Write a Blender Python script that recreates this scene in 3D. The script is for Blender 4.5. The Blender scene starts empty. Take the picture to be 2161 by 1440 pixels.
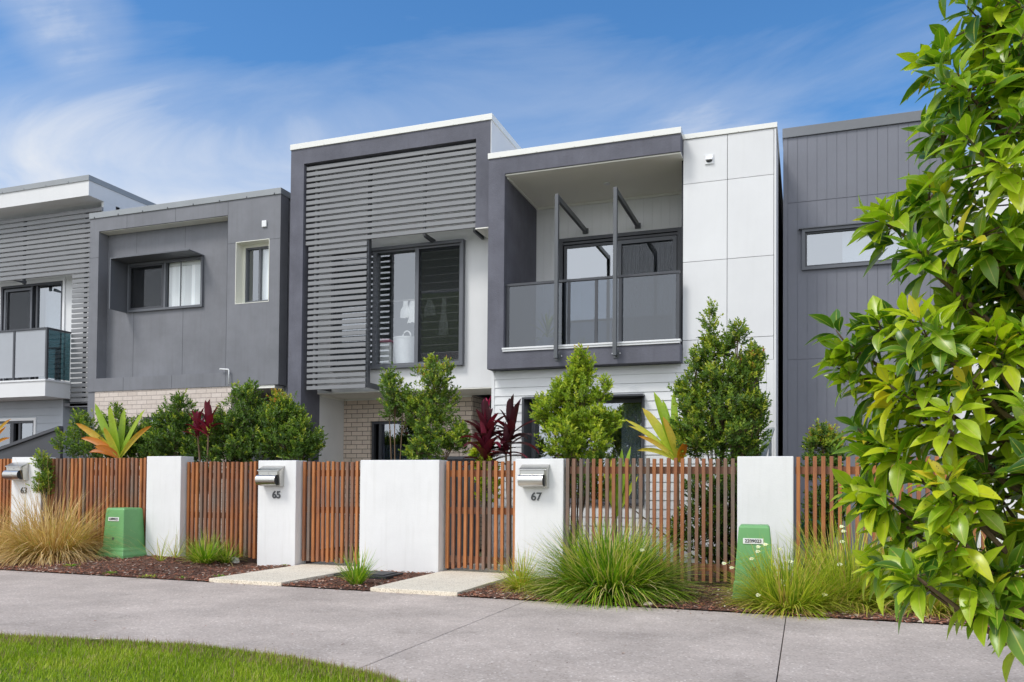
import bpy, math, random
from mathutils import Vector, Matrix, noise
from math import radians, sin, cos, pi, sqrt
random.seed(11)
SC = bpy.context.scene
COL = SC.collection
# ------------------------------------------------------------------ camera
F_PX, CY_PX = 1722.75, 988.70
YAW, PITCH, ROLL = radians(19.748), radians(1.2457), radians(0.4667)
EYE = 1.2
def rotm():
    B = Matrix(((1,0,0),(0,0,-1),(0,1,0)))
    c, s = cos(YAW), sin(YAW);     A = Matrix(((c,s,0),(-s,c,0),(0,0,1)))
    c, s = cos(PITCH), sin(PITCH); P = Matrix(((1,0,0),(0,c,s),(0,-s,c)))
    c, s = cos(ROLL), sin(ROLL);   Q = Matrix(((c,-s,0),(s,c,0),(0,0,1)))
    return Q @ P @ B @ A
RR = rotm(); RT = RR.transposed()
cam_data = bpy.data.cameras.new('camera'); cam = bpy.data.objects.new('camera', cam_data); COL.objects.link(cam)
m3 = RT @ Matrix(((1,0,0),(0,-1,0),(0,0,-1)))
cam.matrix_world = Matrix.Translation((0,0,EYE)) @ m3.to_4x4()
cam_data.sensor_width = 36.0; cam_data.sensor_fit = 'HORIZONTAL'
cam_data.lens = 36.0*F_PX/2161.0
cam_data.shift_x = 0.0; cam_data.shift_y = (CY_PX-720.0)/2161.0
cam_data.clip_end = 2000.0; cam_data.clip_start = 0.05
SC.camera = cam
def ray(px, py): return RT @ Vector(((px-1080.5)/F_PX, (py-CY_PX)/F_PX, 1.0))
def at(px, py, Y):
    d = ray(px, py); return Vector((0,0,EYE)) + d*(Y/d.y)
def onx(px, py, X):
    d = ray(px, py); return Vector((0,0,EYE)) + d*(X/d.x)
def gnd(px, py, z=0.0):
    d = ray(px, py); return Vector((0,0,EYE)) + d*((z-EYE)/d.z)
def pxm(Y, px=1300):   # metres per pixel on plane Y near column px
    a = at(px, 900, Y); b = at(px, 901, Y); return abs(a.z-b.z)
# ------------------------------------------------------------------ world + sun
SUN_AZ, SUN_EL = radians(215), radians(52)     # azimuth measured clockwise from +Y; sun behind-left of the camera
W = bpy.data.worlds.new('World'); SC.world = W; W.use_nodes = True
nt = W.node_tree; nt.nodes.clear()
def N(t, typ, **k):
    n = t.nodes.new(typ)
    for a, b in k.items():
        if a.startswith('i_'): n.inputs[a[2:].replace('_',' ')].default_value = b
        else: setattr(n, a, b)
    return n
sky = N(nt, 'ShaderNodeTexSky', sky_type='NISHITA', sun_disc=False, sun_elevation=SUN_EL, sun_rotation=SUN_AZ,
        altitude=0.0, air_density=1.0, dust_density=0.6, ozone_density=2.5)
hs = N(nt, 'ShaderNodeHueSaturation'); hs.inputs['Saturation'].default_value = 1.27; hs.inputs['Value'].default_value = 1.12
nt.links.new(sky.outputs[0], hs.inputs['Color'])
tc = N(nt, 'ShaderNodeTexCoord')
sep = N(nt, 'ShaderNodeSeparateXYZ'); nt.links.new(tc.outputs['Generated'], sep.inputs[0])
# project the view direction on a flat cloud deck so the streaks get perspective
addz = N(nt, 'ShaderNodeMath', operation='ADD'); addz.inputs[1].default_value = 0.22; nt.links.new(sep.outputs['Z'], addz.inputs[0])
mx = N(nt, 'ShaderNodeMath', operation='MAXIMUM'); mx.inputs[1].default_value = 0.05; nt.links.new(addz.outputs[0], mx.inputs[0])
dx = N(nt, 'ShaderNodeMath', operation='DIVIDE'); nt.links.new(sep.outputs['X'], dx.inputs[0]); nt.links.new(mx.outputs[0], dx.inputs[1])
dy = N(nt, 'ShaderNodeMath', operation='DIVIDE'); nt.links.new(sep.outputs['Y'], dy.inputs[0]); nt.links.new(mx.outputs[0], dy.inputs[1])
cmb = N(nt, 'ShaderNodeCombineXYZ'); nt.links.new(dx.outputs[0], cmb.inputs[0]); nt.links.new(dy.outputs[0], cmb.inputs[1])
mp = N(nt, 'ShaderNodeMapping'); mp.inputs['Rotation'].default_value = (0,0,radians(-28)); mp.inputs['Scale'].default_value = (0.55,1.25,1); mp.inputs['Location'].default_value = (3.1,1.7,0)
nt.links.new(cmb.outputs[0], mp.inputs[0])
n1 = N(nt, 'ShaderNodeTexNoise'); n1.inputs['Scale'].default_value = 1.5; n1.inputs['Detail'].default_value = 9; n1.inputs['Roughness'].default_value = 0.58; n1.inputs['Distortion'].default_value = 1.1
nt.links.new(mp.outputs[0], n1.inputs[0])
# cloud amount: more to the left (-X), low down, and nearly overcast behind the camera (-Y)
def mth(t, op, a, b, clamp=False):
    n = t.nodes.new('ShaderNodeMath'); n.operation = op; n.use_clamp = clamp
    for i, v in enumerate((a, b)):
        if v is None: continue
        if isinstance(v, (int, float)): n.inputs[i].default_value = v
        else: t.links.new(v, n.inputs[i])
    return n.outputs[0]
bias = mth(nt, 'MULTIPLY', sep.outputs['X'], -0.16)
bias = mth(nt, 'ADD', bias, mth(nt, 'MULTIPLY', mth(nt, 'MAXIMUM', mth(nt, 'MULTIPLY', sep.outputs['Y'], -1.0), 0.0), 1.3))
bias = mth(nt, 'ADD', bias, mth(nt, 'MULTIPLY', mth(nt, 'MINIMUM', sep.outputs['Z'], 0.55), -1.65))
bias = mth(nt, 'ADD', bias, 0.665)
cl = mth(nt, 'ADD', n1.outputs['Fac'], bias)
d0 = ray(150, 30).normalized()      # a small separate puff of cloud high on the left
dt = N(nt, 'ShaderNodeVectorMath', operation='DOT_PRODUCT'); nt.links.new(tc.outputs['Generated'], dt.inputs[0]); dt.inputs[1].default_value = tuple(d0)
pm = N(nt, 'ShaderNodeMapRange', interpolation_type='SMOOTHSTEP'); pm.inputs[1].default_value = 0.9976; pm.inputs[2].default_value = 1.0; pm.inputs[3].default_value = 0.0; pm.inputs[4].default_value = 0.19
nt.links.new(dt.outputs['Value'], pm.inputs[0])
n5 = N(nt, 'ShaderNodeTexNoise'); n5.inputs['Scale'].default_value = 16; n5.inputs['Detail'].default_value = 6; nt.links.new(tc.outputs['Generated'], n5.inputs[0])
cl = mth(nt, 'ADD', cl, mth(nt, 'MULTIPLY', pm.outputs[0], mth(nt, 'MULTIPLY', n5.outputs['Fac'], 1.9)))
ramp = N(nt, 'ShaderNodeValToRGB'); nt.links.new(cl, ramp.inputs[0])
ramp.color_ramp.elements[0].position = 0.40; ramp.color_ramp.elements[0].color = (0,0,0,1)
ramp.color_ramp.elements[1].position = 0.82; ramp.color_ramp.elements[1].color = (1,1,1,1)
e = ramp.color_ramp.elements.new(0.60); e.color = (0.26,0.26,0.26,1)
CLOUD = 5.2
mixc = N(nt, 'ShaderNodeMix', data_type='RGBA')
# clouds are brighter on the sunlit side of the sky, behind the camera
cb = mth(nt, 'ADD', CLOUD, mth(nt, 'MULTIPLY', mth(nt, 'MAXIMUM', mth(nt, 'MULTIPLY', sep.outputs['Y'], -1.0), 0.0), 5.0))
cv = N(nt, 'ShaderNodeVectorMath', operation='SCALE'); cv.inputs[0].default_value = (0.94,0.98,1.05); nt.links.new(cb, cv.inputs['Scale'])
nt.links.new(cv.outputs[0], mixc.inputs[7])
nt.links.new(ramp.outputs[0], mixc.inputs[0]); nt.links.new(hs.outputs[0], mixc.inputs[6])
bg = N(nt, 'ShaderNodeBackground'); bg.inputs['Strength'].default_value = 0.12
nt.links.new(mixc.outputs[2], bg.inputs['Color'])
wo = N(nt, 'ShaderNodeOutputWorld'); nt.links.new(bg.outputs[0], wo.inputs[0])
sl = bpy.data.lights.new('sun', 'SUN'); sl.energy = 1.5; sl.angle = radians(15); sl.color = (1.0,0.965,0.91)
so = bpy.data.objects.new('sun', sl); COL.objects.link(so)
sd = Vector((sin(SUN_AZ)*cos(SUN_EL), cos(SUN_AZ)*cos(SUN_EL), sin(SUN_EL)))
so.rotation_euler = sd.to_track_quat('Z', 'Y').to_euler(); so.location = sd*30
SC.view_settings.view_transform = 'Standard'; SC.view_settings.look = 'None'
SC.view_settings.exposure = 0.46; SC.view_settings.gamma = 1.0
SC.render.engine = 'CYCLES'
SC.cycles.max_bounces = 8; SC.cycles.transparent_max_bounces = 12
SC.cycles.use_denoising = True
# ------------------------------------------------------------------ mesh builder
class MB:
    def __init__(s): s.v = []; s.f = []; s.t = []; s.cur = 0.5
    def face(s, pts, t=None):
        b = len(s.v); s.v.extend([tuple(p) for p in pts]); s.f.append(tuple(range(b, b+len(pts)))); s.t.append(s.cur if t is None else t)
    def faces(s, pts, fs, t=None):
        b = len(s.v); s.v.extend([tuple(p) for p in pts])
        for f in fs: s.f.append(tuple(b+i for i in f)); s.t.append(s.cur if t is None else t)
    def box(s, x0, x1, y0, y1, z0, z1, t=None):
        if x0 > x1: x0, x1 = x1, x0
        if y0 > y1: y0, y1 = y1, y0
        if z0 > z1: z0, z1 = z1, z0
        s.faces([(x0,y0,z0),(x1,y0,z0),(x1,y1,z0),(x0,y1,z0),(x0,y0,z1),(x1,y0,z1),(x1,y1,z1),(x0,y1,z1)],
                [(0,3,2,1),(4,5,6,7),(0,1,5,4),(1,2,6,5),(2,3,7,6),(3,0,4,7)], t)
    def prism(s, poly, axis, a, b, t=None):   # poly in the two other axes, extruded a..b on axis
        def P(u, w, c):
            return {'x': (c,u,w), 'y': (u,c,w), 'z': (u,w,c)}[axis]
        n = len(poly)
        pts = [P(u,w,a) for u, w in poly] + [P(u,w,b) for u, w in poly]
        fs = [tuple(range(n)), tuple(reversed(range(n,2*n)))] + [(i,(i+1)%n,n+(i+1)%n,n+i)[::-1] for i in range(n)]
        s.faces(pts, fs, t)
    def bar(s, p, q, w, h, up=(0,0,1), t=None):
        p = Vector(p); q = Vector(q); d = (q-p).normalized(); u = Vector(up)
        if abs(d.dot(u)) > 0.98: u = Vector((0,1,0))
        a = d.cross(u).normalized()*w/2; b = a.normalized().cross(d).normalized()*h/2
        pts = [p-a-b, p+a-b, p+a+b, p-a+b, q-a-b, q+a-b, q+a+b, q-a+b]
        s.faces(pts, [(0,3,2,1),(4,5,6,7),(0,1,5,4),(1,2,6,5),(2,3,7,6),(3,0,4,7)], t)
    def tube(s, pts, rad, n=6, t=None, cap=True):
        pts = [Vector(p) for p in pts]; rings = []
        for i, p in enumerate(pts):
            d = (pts[min(i+1,len(pts)-1)] - pts[max(i-1,0)])
            d = d.normalized() if d.length > 1e-9 else Vector((0,0,1))
            u = Vector((0,0,1)) if abs(d.z) < 0.9 else Vector((1,0,0))
            a = d.cross(u).normalized(); b = a.cross(d).normalized()
            r = rad[i] if isinstance(rad, (list,tuple)) else rad
            rings.append([p + (a*cos(2*pi*k/n)+b*sin(2*pi*k/n))*r for k in range(n)])
        vs = [v for r in rings for v in r]; fs = []
        for i in range(len(rings)-1):
            for k in range(n):
                fs.append((i*n+k, (i+1)*n+k, (i+1)*n+(k+1)%n, i*n+(k+1)%n))
        if cap: fs.append(tuple(range(n))); fs.append(tuple(reversed(range((len(rings)-1)*n, len(rings)*n))))
        s.faces(vs, fs, t)
    def build(s, name, mat, parent=None, smooth=False, bevel=0.0, origin=None):
        o3 = Vector((0,0,0))
        if parent is not None:
            p = parent
            while p is not None: o3 = o3 + p.location; p = p.parent
        elif origin is not None: o3 = Vector(origin)
        me = bpy.data.meshes.new(name)
        me.from_pydata([(v[0]-o3.x, v[1]-o3.y, v[2]-o3.z) for v in s.v], [], s.f)
        me.update()
        at_ = me.attributes.new('tint', 'FLOAT', 'FACE'); at_.data.foreach_set('value', s.t)
        if smooth: me.polygons.foreach_set('use_smooth', [True]*len(me.polygons))
        me.materials.append(mat)
        o = bpy.data.objects.new(name, me); COL.objects.link(o)
        if parent is not None: o.parent = parent
        elif origin is not None: o.location = origin
        if bevel:
            md = o.modifiers.new('bevel', 'BEVEL'); md.width = bevel; md.segments = 2; md.limit_method = 'ANGLE'; md.angle_limit = radians(40)
        return o
def build_each(m, name, mat, parent, **k):      # every separate piece becomes an object of its own
    par = list(range(len(m.v)))
    def fd(a):
        while par[a] != a: par[a] = par[par[a]]; a = par[a]
        return a
    for f in m.f:
        for i in f[1:]: par[fd(i)] = fd(f[0])
    g = {}
    for f, t in zip(m.f, m.t): g.setdefault(fd(f[0]), []).append((f, t))
    for fl in g.values():
        q = MB(); ix = {}
        for f, t in fl:
            for i in f:
                if i not in ix: ix[i] = len(q.v); q.v.append(m.v[i])
            q.f.append(tuple(ix[i] for i in f)); q.t.append(t)
        q.build(name, mat, parent, **k)
def thing(name, label, cat, loc, group=None):
    o = bpy.data.objects.new(name, None); COL.objects.link(o); o.location = loc; o.empty_display_size = 0.2
    o['label'] = label; o['category'] = cat
    if group: o['group'] = group
    return o
def tag(o, label, cat, group=None):
    o['label'] = label; o['category'] = cat
    if group: o['group'] = group
    return o
def struct(o): o['kind'] = 'structure'; return o
def stuff(o, label, cat): o['kind'] = 'stuff'; o['label'] = label; o['category'] = cat; return o
# ------------------------------------------------------------------ materials
def newmat(name):
    m = bpy.data.materials.new(name); m.use_nodes = True; t = m.node_tree
    b = t.nodes['Principled BSDF']; return m, t, b
def paint(name, col, rough=0.55, var=0.06, nscale=3.0, bump=0.0, bscale=60.0, spec=0.3, stain=0.0, metal=0.0, tintvar=0.0, streak=0.0):
    m, t, b = newmat(name)
    tc = t.nodes.new('ShaderNodeTexCoord')
    n = t.nodes.new('ShaderNodeTexNoise'); n.inputs['Scale'].default_value = nscale; n.inputs['Detail'].default_value = 6; n.inputs['Roughness'].default_value = 0.65
    t.links.new(tc.outputs['Object'], n.inputs['Vector'])
    lo = tuple(c*(1-var*2) for c in col); hi = tuple(min(1,c*(1+var*2)) for c in col)
    r = t.nodes.new('ShaderNodeValToRGB'); r.color_ramp.elements[0].position = 0.3; r.color_ramp.elements[1].position = 0.7
    r.color_ramp.elements[0].color = (*lo,1); r.color_ramp.elements[1].color = (*hi,1)
    t.links.new(n.outputs['Fac'], r.inputs[0]); out = r.outputs[0]
    if streak:
        mp = t.nodes.new('ShaderNodeMapping'); mp.inputs['Scale'].default_value = (9,9,0.7); t.links.new(tc.outputs['Object'], mp.inputs[0])
        n2 = t.nodes.new('ShaderNodeTexNoise'); n2.inputs['Scale'].default_value = 1.6; n2.inputs['Detail'].default_value = 5; t.links.new(mp.outputs[0], n2.inputs['Vector'])
        r2 = t.nodes.new('ShaderNodeValToRGB'); r2.color_ramp.elements[0].position = 0.5; r2.color_ramp.elements[1].position = 0.78
        r2.color_ramp.elements[0].color = (0,0,0,1); r2.color_ramp.elements[1].color = (streak,streak,streak,1)
        t.links.new(n2.outputs['Fac'], r2.inputs[0])
        mx = t.nodes.new('ShaderNodeMix'); mx.data_type = 'RGBA'; t.links.new(r2.outputs[0], mx.inputs[0]); t.links.new(out, mx.inputs[6])
        mx.inputs[7].default_value = (col[0]*0.62, col[1]*0.60, col[2]*0.55, 1); out = mx.outputs[2]
    if tintvar:
        at_ = t.nodes.new('ShaderNodeAttribute'); at_.attribute_name = 'tint'
        mr = t.nodes.new('ShaderNodeMapRange'); mr.inputs[3].default_value = 1-tintvar; mr.inputs[4].default_value = 1+tintvar
        t.links.new(at_.outputs['Fac'], mr.inputs[0])
        vm = t.nodes.new('ShaderNodeVectorMath'); vm.operation = 'SCALE'; t.links.new(out, vm.inputs[0]); t.links.new(mr.outputs[0], vm.inputs['Scale']); out = vm.outputs[0]
    t.links.new(out, b.inputs['Base Color'])
    b.inputs['Roughness'].default_value = rough; b.inputs['Specular IOR Level'].default_value = spec; b.inputs['Metallic'].default_value = metal
    if bump:
        n3 = t.nodes.new('ShaderNodeTexNoise'); n3.inputs['Scale'].default_value = bscale; n3.inputs['Detail'].default_value = 4; t.links.new(tc.outputs['Object'], n3.inputs['Vector'])
        bp = t.nodes.new('ShaderNodeBump'); bp.inputs['Strength'].default_value = bump; bp.inputs['Distance'].default_value = 0.01
        t.links.new(n3.outputs['Fac'], bp.inputs['Height']); t.links.new(bp.outputs[0], b.inputs['Normal'])
    return m
M = {}
M['render_grey'] = paint('grey_textured_render', (0.135,0.137,0.165), 0.8, 0.09, 1.8, 0.5, 45, 0.2, streak=0.22)
M['clad_grey'] = paint('grey_fibre_cement', (0.195,0.20,0.22), 0.6, 0.07, 1.3, 0.08, 40, 0.3, streak=0.2)
M['clad_grey2'] = paint('mid_grey_cladding', (0.185,0.192,0.222), 0.55, 0.03, 1.2, 0.03, 40, 0.3)
M['clad_light'] = paint('light_grey_weatherboard', (0.40,0.43,0.47), 0.55, 0.03, 1.2, 0, 40, 0.3)
M['white'] = paint('white_wall_paint', (0.73,0.735,0.74), 0.6, 0.02, 0.9, 0.03, 50, 0.25, streak=0.05, tintvar=0.03)
M['white_warm'] = paint('white_weatherboard_paint', (0.80,0.81,0.82), 0.5, 0.012, 1.2, 0, 50, 0.3)
M['cream'] = paint('cream_reveal_paint', (0.74,0.74,0.66), 0.55, 0.02, 2, 0, 50, 0.3)
M['masonry'] = paint('white_rendered_masonry', (0.785,0.785,0.78), 0.75, 0.025, 1.4, 0.15, 45, 0.2, streak=0.15)
M['soffit'] = paint('soffit_paint', (0.86,0.85,0.79), 0.7, 0.015, 1.0)
M['cap_white'] = paint('white_metal_capping', (0.80,0.80,0.76), 0.35, 0.01, 2.0, 0, 50, 0.5)
M['cap_grey'] = paint('grey_metal_capping', (0.30,0.32,0.335), 0.4, 0.03, 2.0, 0, 50, 0.5)
M['cap_dark'] = paint('dark_metal_capping', (0.16,0.17,0.185), 0.4, 0.03, 2.0, 0, 50, 0.5)
M['slat_grey'] = paint('grey_powder_coated_slat', (0.23,0.235,0.245), 0.45, 0.03, 2.5, 0, 50, 0.45)
M['frame'] = paint('charcoal_window_frame', (0.060,0.064,0.074), 0.4, 0.03, 3, 0, 50, 0.45)
M['frame_lt'] = paint('grey_window_frame', (0.12,0.128,0.145), 0.4, 0.03, 3, 0, 50, 0.45)
M['frame_white'] = paint('white_window_trim', (0.78,0.79,0.80), 0.4, 0.01, 3, 0, 50, 0.45)
M['blade'] = paint('grey_sun_blade_metal', (0.100,0.108,0.118), 0.4, 0.03, 3, 0, 50, 0.5)
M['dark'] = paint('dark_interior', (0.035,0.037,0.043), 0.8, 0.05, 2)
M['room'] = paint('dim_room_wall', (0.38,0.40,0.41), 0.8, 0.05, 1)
M['black'] = paint('black_plastic', (0.02,0.021,0.024), 0.5, 0.05, 2)
M['blind'] = paint('white_vertical_blind', (0.90,0.92,0.92), 0.7, 0.01, 2, tintvar=0.22)
M['cloth'] = paint('white_laundry', (0.80,0.80,0.80), 0.85, 0.03, 9, 0.3, 20)
M['pink'] = paint('pink_plastic_lid', (0.6,0.22,0.30), 0.5)
M['pvc'] = paint('white_pvc_pipe', (0.8,0.81,0.82), 0.35, 0.01)
M['colorbond'] = paint('charcoal_steel_fence', (0.075,0.080,0.092), 0.45, 0.03, 2, 0, 50, 0.4)
M['pit_green'] = paint('green_fibreglass', (0.165,0.40,0.15), 0.42, 0.05, 2.2, 0.04, 30, 0.4, streak=0.10)
M['tagwhite'] = paint('white_label_plate', (0.78,0.78,0.76), 0.5, 0.01)
M['ink'] = paint('black_ink', (0.02,0.02,0.025), 0.6, 0.01)
M['numeral'] = paint('dark_metal_numeral', (0.075,0.08,0.085), 0.4, 0.02, spec=0.5)
M['stone'] = paint('pale_stone', (0.66,0.65,0.60), 0.8, 0.08, 12, 0.4, 30)
M['stair'] = paint('weathered_grey_handrail', (0.28,0.30,0.29), 0.7, 0.12, 5, 0.2, 20)
M['twig'] = paint('brown_bark', (0.16,0.105,0.065), 0.8, 0.12, 12, 0.5, 30)
M['twig_g'] = paint('green_twig', (0.22,0.21,0.07), 0.6, 0.12, 14)
M['hose'] = paint('green_hose', (0.02,0.22,0.13), 0.4)
# steel
def steel(name):
    m, t, b = newmat(name)
    tc = t.nodes.new('ShaderNodeTexCoord'); mp = t.nodes.new('ShaderNodeMapping'); mp.inputs['Scale'].default_value = (3,3,160)
    n = t.nodes.new('ShaderNodeTexNoise'); n.inputs['Scale'].default_value = 3; n.inputs['Detail'].default_value = 4
    t.links.new(tc.outputs['Object'], mp.inputs[0]); t.links.new(mp.outputs[0], n.inputs['Vector'])
    r = t.nodes.new('ShaderNodeMapRange'); r.inputs[3].default_value = 0.22; r.inputs[4].default_value = 0.38; t.links.new(n.outputs['Fac'], r.inputs[0])
    t.links.new(r.outputs[0], b.inputs['Roughness']); b.inputs['Metallic'].default_value = 1.0
    b.inputs['Base Color'].default_value = (0.60,0.59,0.56,1); return m
M['steel'] = steel('brushed_stainless_steel')
M['bolt'] = paint('zinc_bolt', (0.6,0.6,0.6), 0.3, 0.01, metal=0.9)
# glass: fresnel mirror over a tinted clear pane
def glass(name, tint, base_refl, col=(0.92,0.96,1.0), wob=0.0):
    m = bpy.data.materials.new(name); m.use_nodes = True; t = m.node_tree; t.nodes.clear()
    g = t.nodes.new('ShaderNodeBsdfGlossy'); g.inputs['Roughness'].default_value = 0.015; g.inputs['Color'].default_value = (*col,1)
    tr = t.nodes.new('ShaderNodeBsdfTransparent'); tr.inputs['Color'].default_value = (*tint,1)
    f = t.nodes.new('ShaderNodeFresnel'); f.inputs['IOR'].default_value = 1.5
    mr = t.nodes.new('ShaderNodeMapRange'); mr.inputs[1].default_value = 0.04; mr.inputs[2].default_value = 1.0; mr.inputs[3].default_value = base_refl; mr.inputs[4].default_value = 1.0
    t.links.new(f.outputs[0], mr.inputs[0])
    ge = t.nodes.new('ShaderNodeNewGeometry'); fr = mth(t, 'MULTIPLY', mr.outputs[0], mth(t, 'SUBTRACT', 1.0, ge.outputs['Backfacing']))   # the far side of the pane passes light straight out
    mx = t.nodes.new('ShaderNodeMixShader'); t.links.new(fr, mx.inputs[0]); t.links.new(tr.outputs[0], mx.inputs[1]); t.links.new(g.outputs[0], mx.inputs[2])
    if wob:
        tc = t.nodes.new('ShaderNodeTexCoord'); n = t.nodes.new('ShaderNodeTexNoise'); n.inputs['Scale'].default_value = 2.2; t.links.new(tc.outputs['Object'], n.inputs['Vector'])
        bp = t.nodes.new('ShaderNodeBump'); bp.inputs['Strength'].default_value = wob; bp.inputs['Distance'].default_value = 0.02
        t.links.new(n.outputs['Fac'], bp.inputs['Height']); t.links.new(bp.outputs[0], g.inputs['Normal'])
    o = t.nodes.new('ShaderNodeOutputMaterial'); t.links.new(mx.outputs[0], o.inputs[0]); return m
M['glass'] = glass('window_glass', (0.80,0.83,0.85), 0.26, wob=0.03)
M['glass_bare'] = glass('thin_clear_glass', (0.985,0.99,0.99), 0.08, wob=0.02)
M['glass_clear'] = glass('clear_window_glass', (0.975,0.985,0.985), 0.20, wob=0.03)
M['glass_mir'] = glass('reflective_window_glass', (0.62,0.66,0.69), 0.34, wob=0.03)
M['glass_tint'] = glass('tinted_balustrade_glass', (0.44,0.48,0.53), 0.11, wob=0.02)
M['glass_frost'] = paint('frosted_balustrade_glass', (0.36,0.38,0.41), 0.12, 0.03, 1.0, spec=0.6)
def screenmat():
    m = bpy.data.materials.new('insect_screen_mesh'); m.use_nodes = True; t = m.node_tree; t.nodes.clear()
    d = t.nodes.new('ShaderNodeBsdfDiffuse'); d.inputs['Color'].default_value = (0.03,0.032,0.036,1)
    tr = t.nodes.new('ShaderNodeBsdfTransparent'); mx = t.nodes.new('ShaderNodeMixShader'); mx.inputs[0].default_value = 0.36
    t.links.new(tr.outputs[0], mx.inputs[1]); t.links.new(d.outputs[0], mx.inputs[2])
    o = t.nodes.new('ShaderNodeOutputMaterial'); t.links.new(mx.outputs[0], o.inputs[0]); return m
M['screen'] = screenmat()
def brick(name, c1, c2, mortar):
    m, t, b = newmat(name)
    tc = t.nodes.new('ShaderNodeTexCoord'); sp = t.nodes.new('ShaderNodeSeparateXYZ'); t.links.new(tc.outputs['Object'], sp.inputs[0])
    ad = t.nodes.new('ShaderNodeMath'); ad.operation = 'ADD'; t.links.new(sp.outputs['X'], ad.inputs[0]); t.links.new(sp.outputs['Y'], ad.inputs[1])
    cm = t.nodes.new('ShaderNodeCombineXYZ'); t.links.new(ad.outputs[0], cm.inputs[0]); t.links.new(sp.outputs['Z'], cm.inputs[1])
    br = t.nodes.new('ShaderNodeTexBrick'); br.inputs['Scale'].default_value = 1.0; br.inputs['Brick Width'].default_value = 0.24; br.inputs['Row Height'].default_value = 0.086
    br.inputs['Mortar Size'].default_value = 0.0055; br.inputs['Mortar Smooth'].default_value = 0.15; br.inputs['Bias'].default_value = 0.0
    br.inputs['Color1'].default_value = (*c1,1); br.inputs['Color2'].default_value = (*c2,1); br.inputs['Mortar'].default_value = (*mortar,1)
    t.links.new(cm.outputs[0], br.inputs['Vector'])
    n = t.nodes.new('ShaderNodeTexNoise'); n.inputs['Scale'].default_value = 22; n.inputs['Detail'].default_value = 5; t.links.new(tc.outputs['Object'], n.inputs['Vector'])
    mr = t.nodes.new('ShaderNodeMapRange'); mr.inputs[3].default_value = 0.86; mr.inputs[4].default_value = 1.14; t.links.new(n.outputs['Fac'], mr.inputs[0])
    vm = t.nodes.new('ShaderNodeVectorMath'); vm.operation = 'SCALE'; t.links.new(br.outputs['Color'], vm.inputs[0]); t.links.new(mr.outputs[0], vm.inputs['Scale'])
    t.links.new(vm.outputs[0], b.inputs['Base Color']); b.inputs['Roughness'].default_value = 0.85; b.inputs['Specular IOR Level'].default_value = 0.2
    iv = t.nodes.new('ShaderNodeMath'); iv.operation = 'MULTIPLY'; iv.inputs[1].default_value = -1.0; t.links.new(br.outputs['Fac'], iv.inputs[0])
    bp = t.nodes.new('ShaderNodeBump'); bp.inputs['Strength'].default_value = 0.7; bp.inputs['Distance'].default_value = 0.008; t.links.new(iv.outputs[0], bp.inputs['Height']); t.links.new(bp.outputs[0], b.inputs['Normal'])
    return m
M['brick_pale'] = brick('pale_pink_brick', (0.68,0.60,0.54), (0.60,0.52,0.46), (0.40,0.34,0.31))
M['brick_tan'] = brick('tan_brick', (0.74,0.63,0.53), (0.64,0.545,0.46), (0.16,0.125,0.10))
# timber
def timber():
    m, t, b = newmat('weathered_hardwood')
    at_ = t.nodes.new('ShaderNodeAttribute'); at_.attribute_name = 'tint'
    r = t.nodes.new('ShaderNodeValToRGB'); cr = r.color_ramp
    cr.elements[0].position = 0.0; cr.elements[0].color = (0.20,0.150,0.120,1)
    cr.elements[1].position = 1.0; cr.elements[1].color = (0.50,0.20,0.075,1)
    for p, c in ((0.3,(0.26,0.135,0.085,1)),(0.55,(0.32,0.125,0.058,1)),(0.8,(0.44,0.17,0.058,1))):
        e = cr.elements.new(p); e.color = c
    tc = t.nodes.new('ShaderNodeTexCoord'); mp = t.nodes.new('ShaderNodeMapping'); mp.inputs['Scale'].default_value = (22,22,1.3)
    t.links.new(tc.outputs['Object'], mp.inputs[0])
    n = t.nodes.new('ShaderNodeTexNoise'); n.inputs['Scale'].default_value = 2.2; n.inputs['Detail'].default_value = 7; n.inputs['Roughness'].default_value = 0.7; t.links.new(mp.outputs[0], n.inputs['Vector'])
    n2 = t.nodes.new('ShaderNodeTexNoise'); n2.inputs['Scale'].default_value = 1.5; n2.inputs['Detail'].default_value = 3; t.links.new(tc.outputs['Object'], n2.inputs['Vector'])
    s1 = mth(t, 'ADD', at_.outputs['Fac'], mth(t, 'MULTIPLY', mth(t, 'SUBTRACT', n2.outputs['Fac'], 0.5), 1.3), True)
    t.links.new(s1, r.inputs[0])
    mr = t.nodes.new('ShaderNodeMapRange'); mr.inputs[1].default_value = 0.25; mr.inputs[2].default_value = 0.75; mr.inputs[3].default_value = 0.62; mr.inputs[4].default_value = 1.25; t.links.new(n.outputs['Fac'], mr.inputs[0])
    vm = t.nodes.new('ShaderNodeVectorMath'); vm.operation = 'SCALE'; t.links.new(r.outputs[0], vm.inputs[0]); t.links.new(mr.outputs[0], vm.inputs['Scale'])
    t.links.new(vm.outputs[0], b.inputs['Base Color']); b.inputs['Roughness'].default_value = 0.62; b.inputs['Specular IOR Level'].default_value = 0.3
    bp = t.nodes.new('ShaderNodeBump'); bp.inputs['Strength'].default_value = 0.3; bp.inputs['Distance'].default_value = 0.003; t.links.new(n.outputs['Fac'], bp.inputs['Height']); t.links.new(bp.outputs[0], b.inputs['Normal'])
    return m
M['timber'] = timber()
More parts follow.
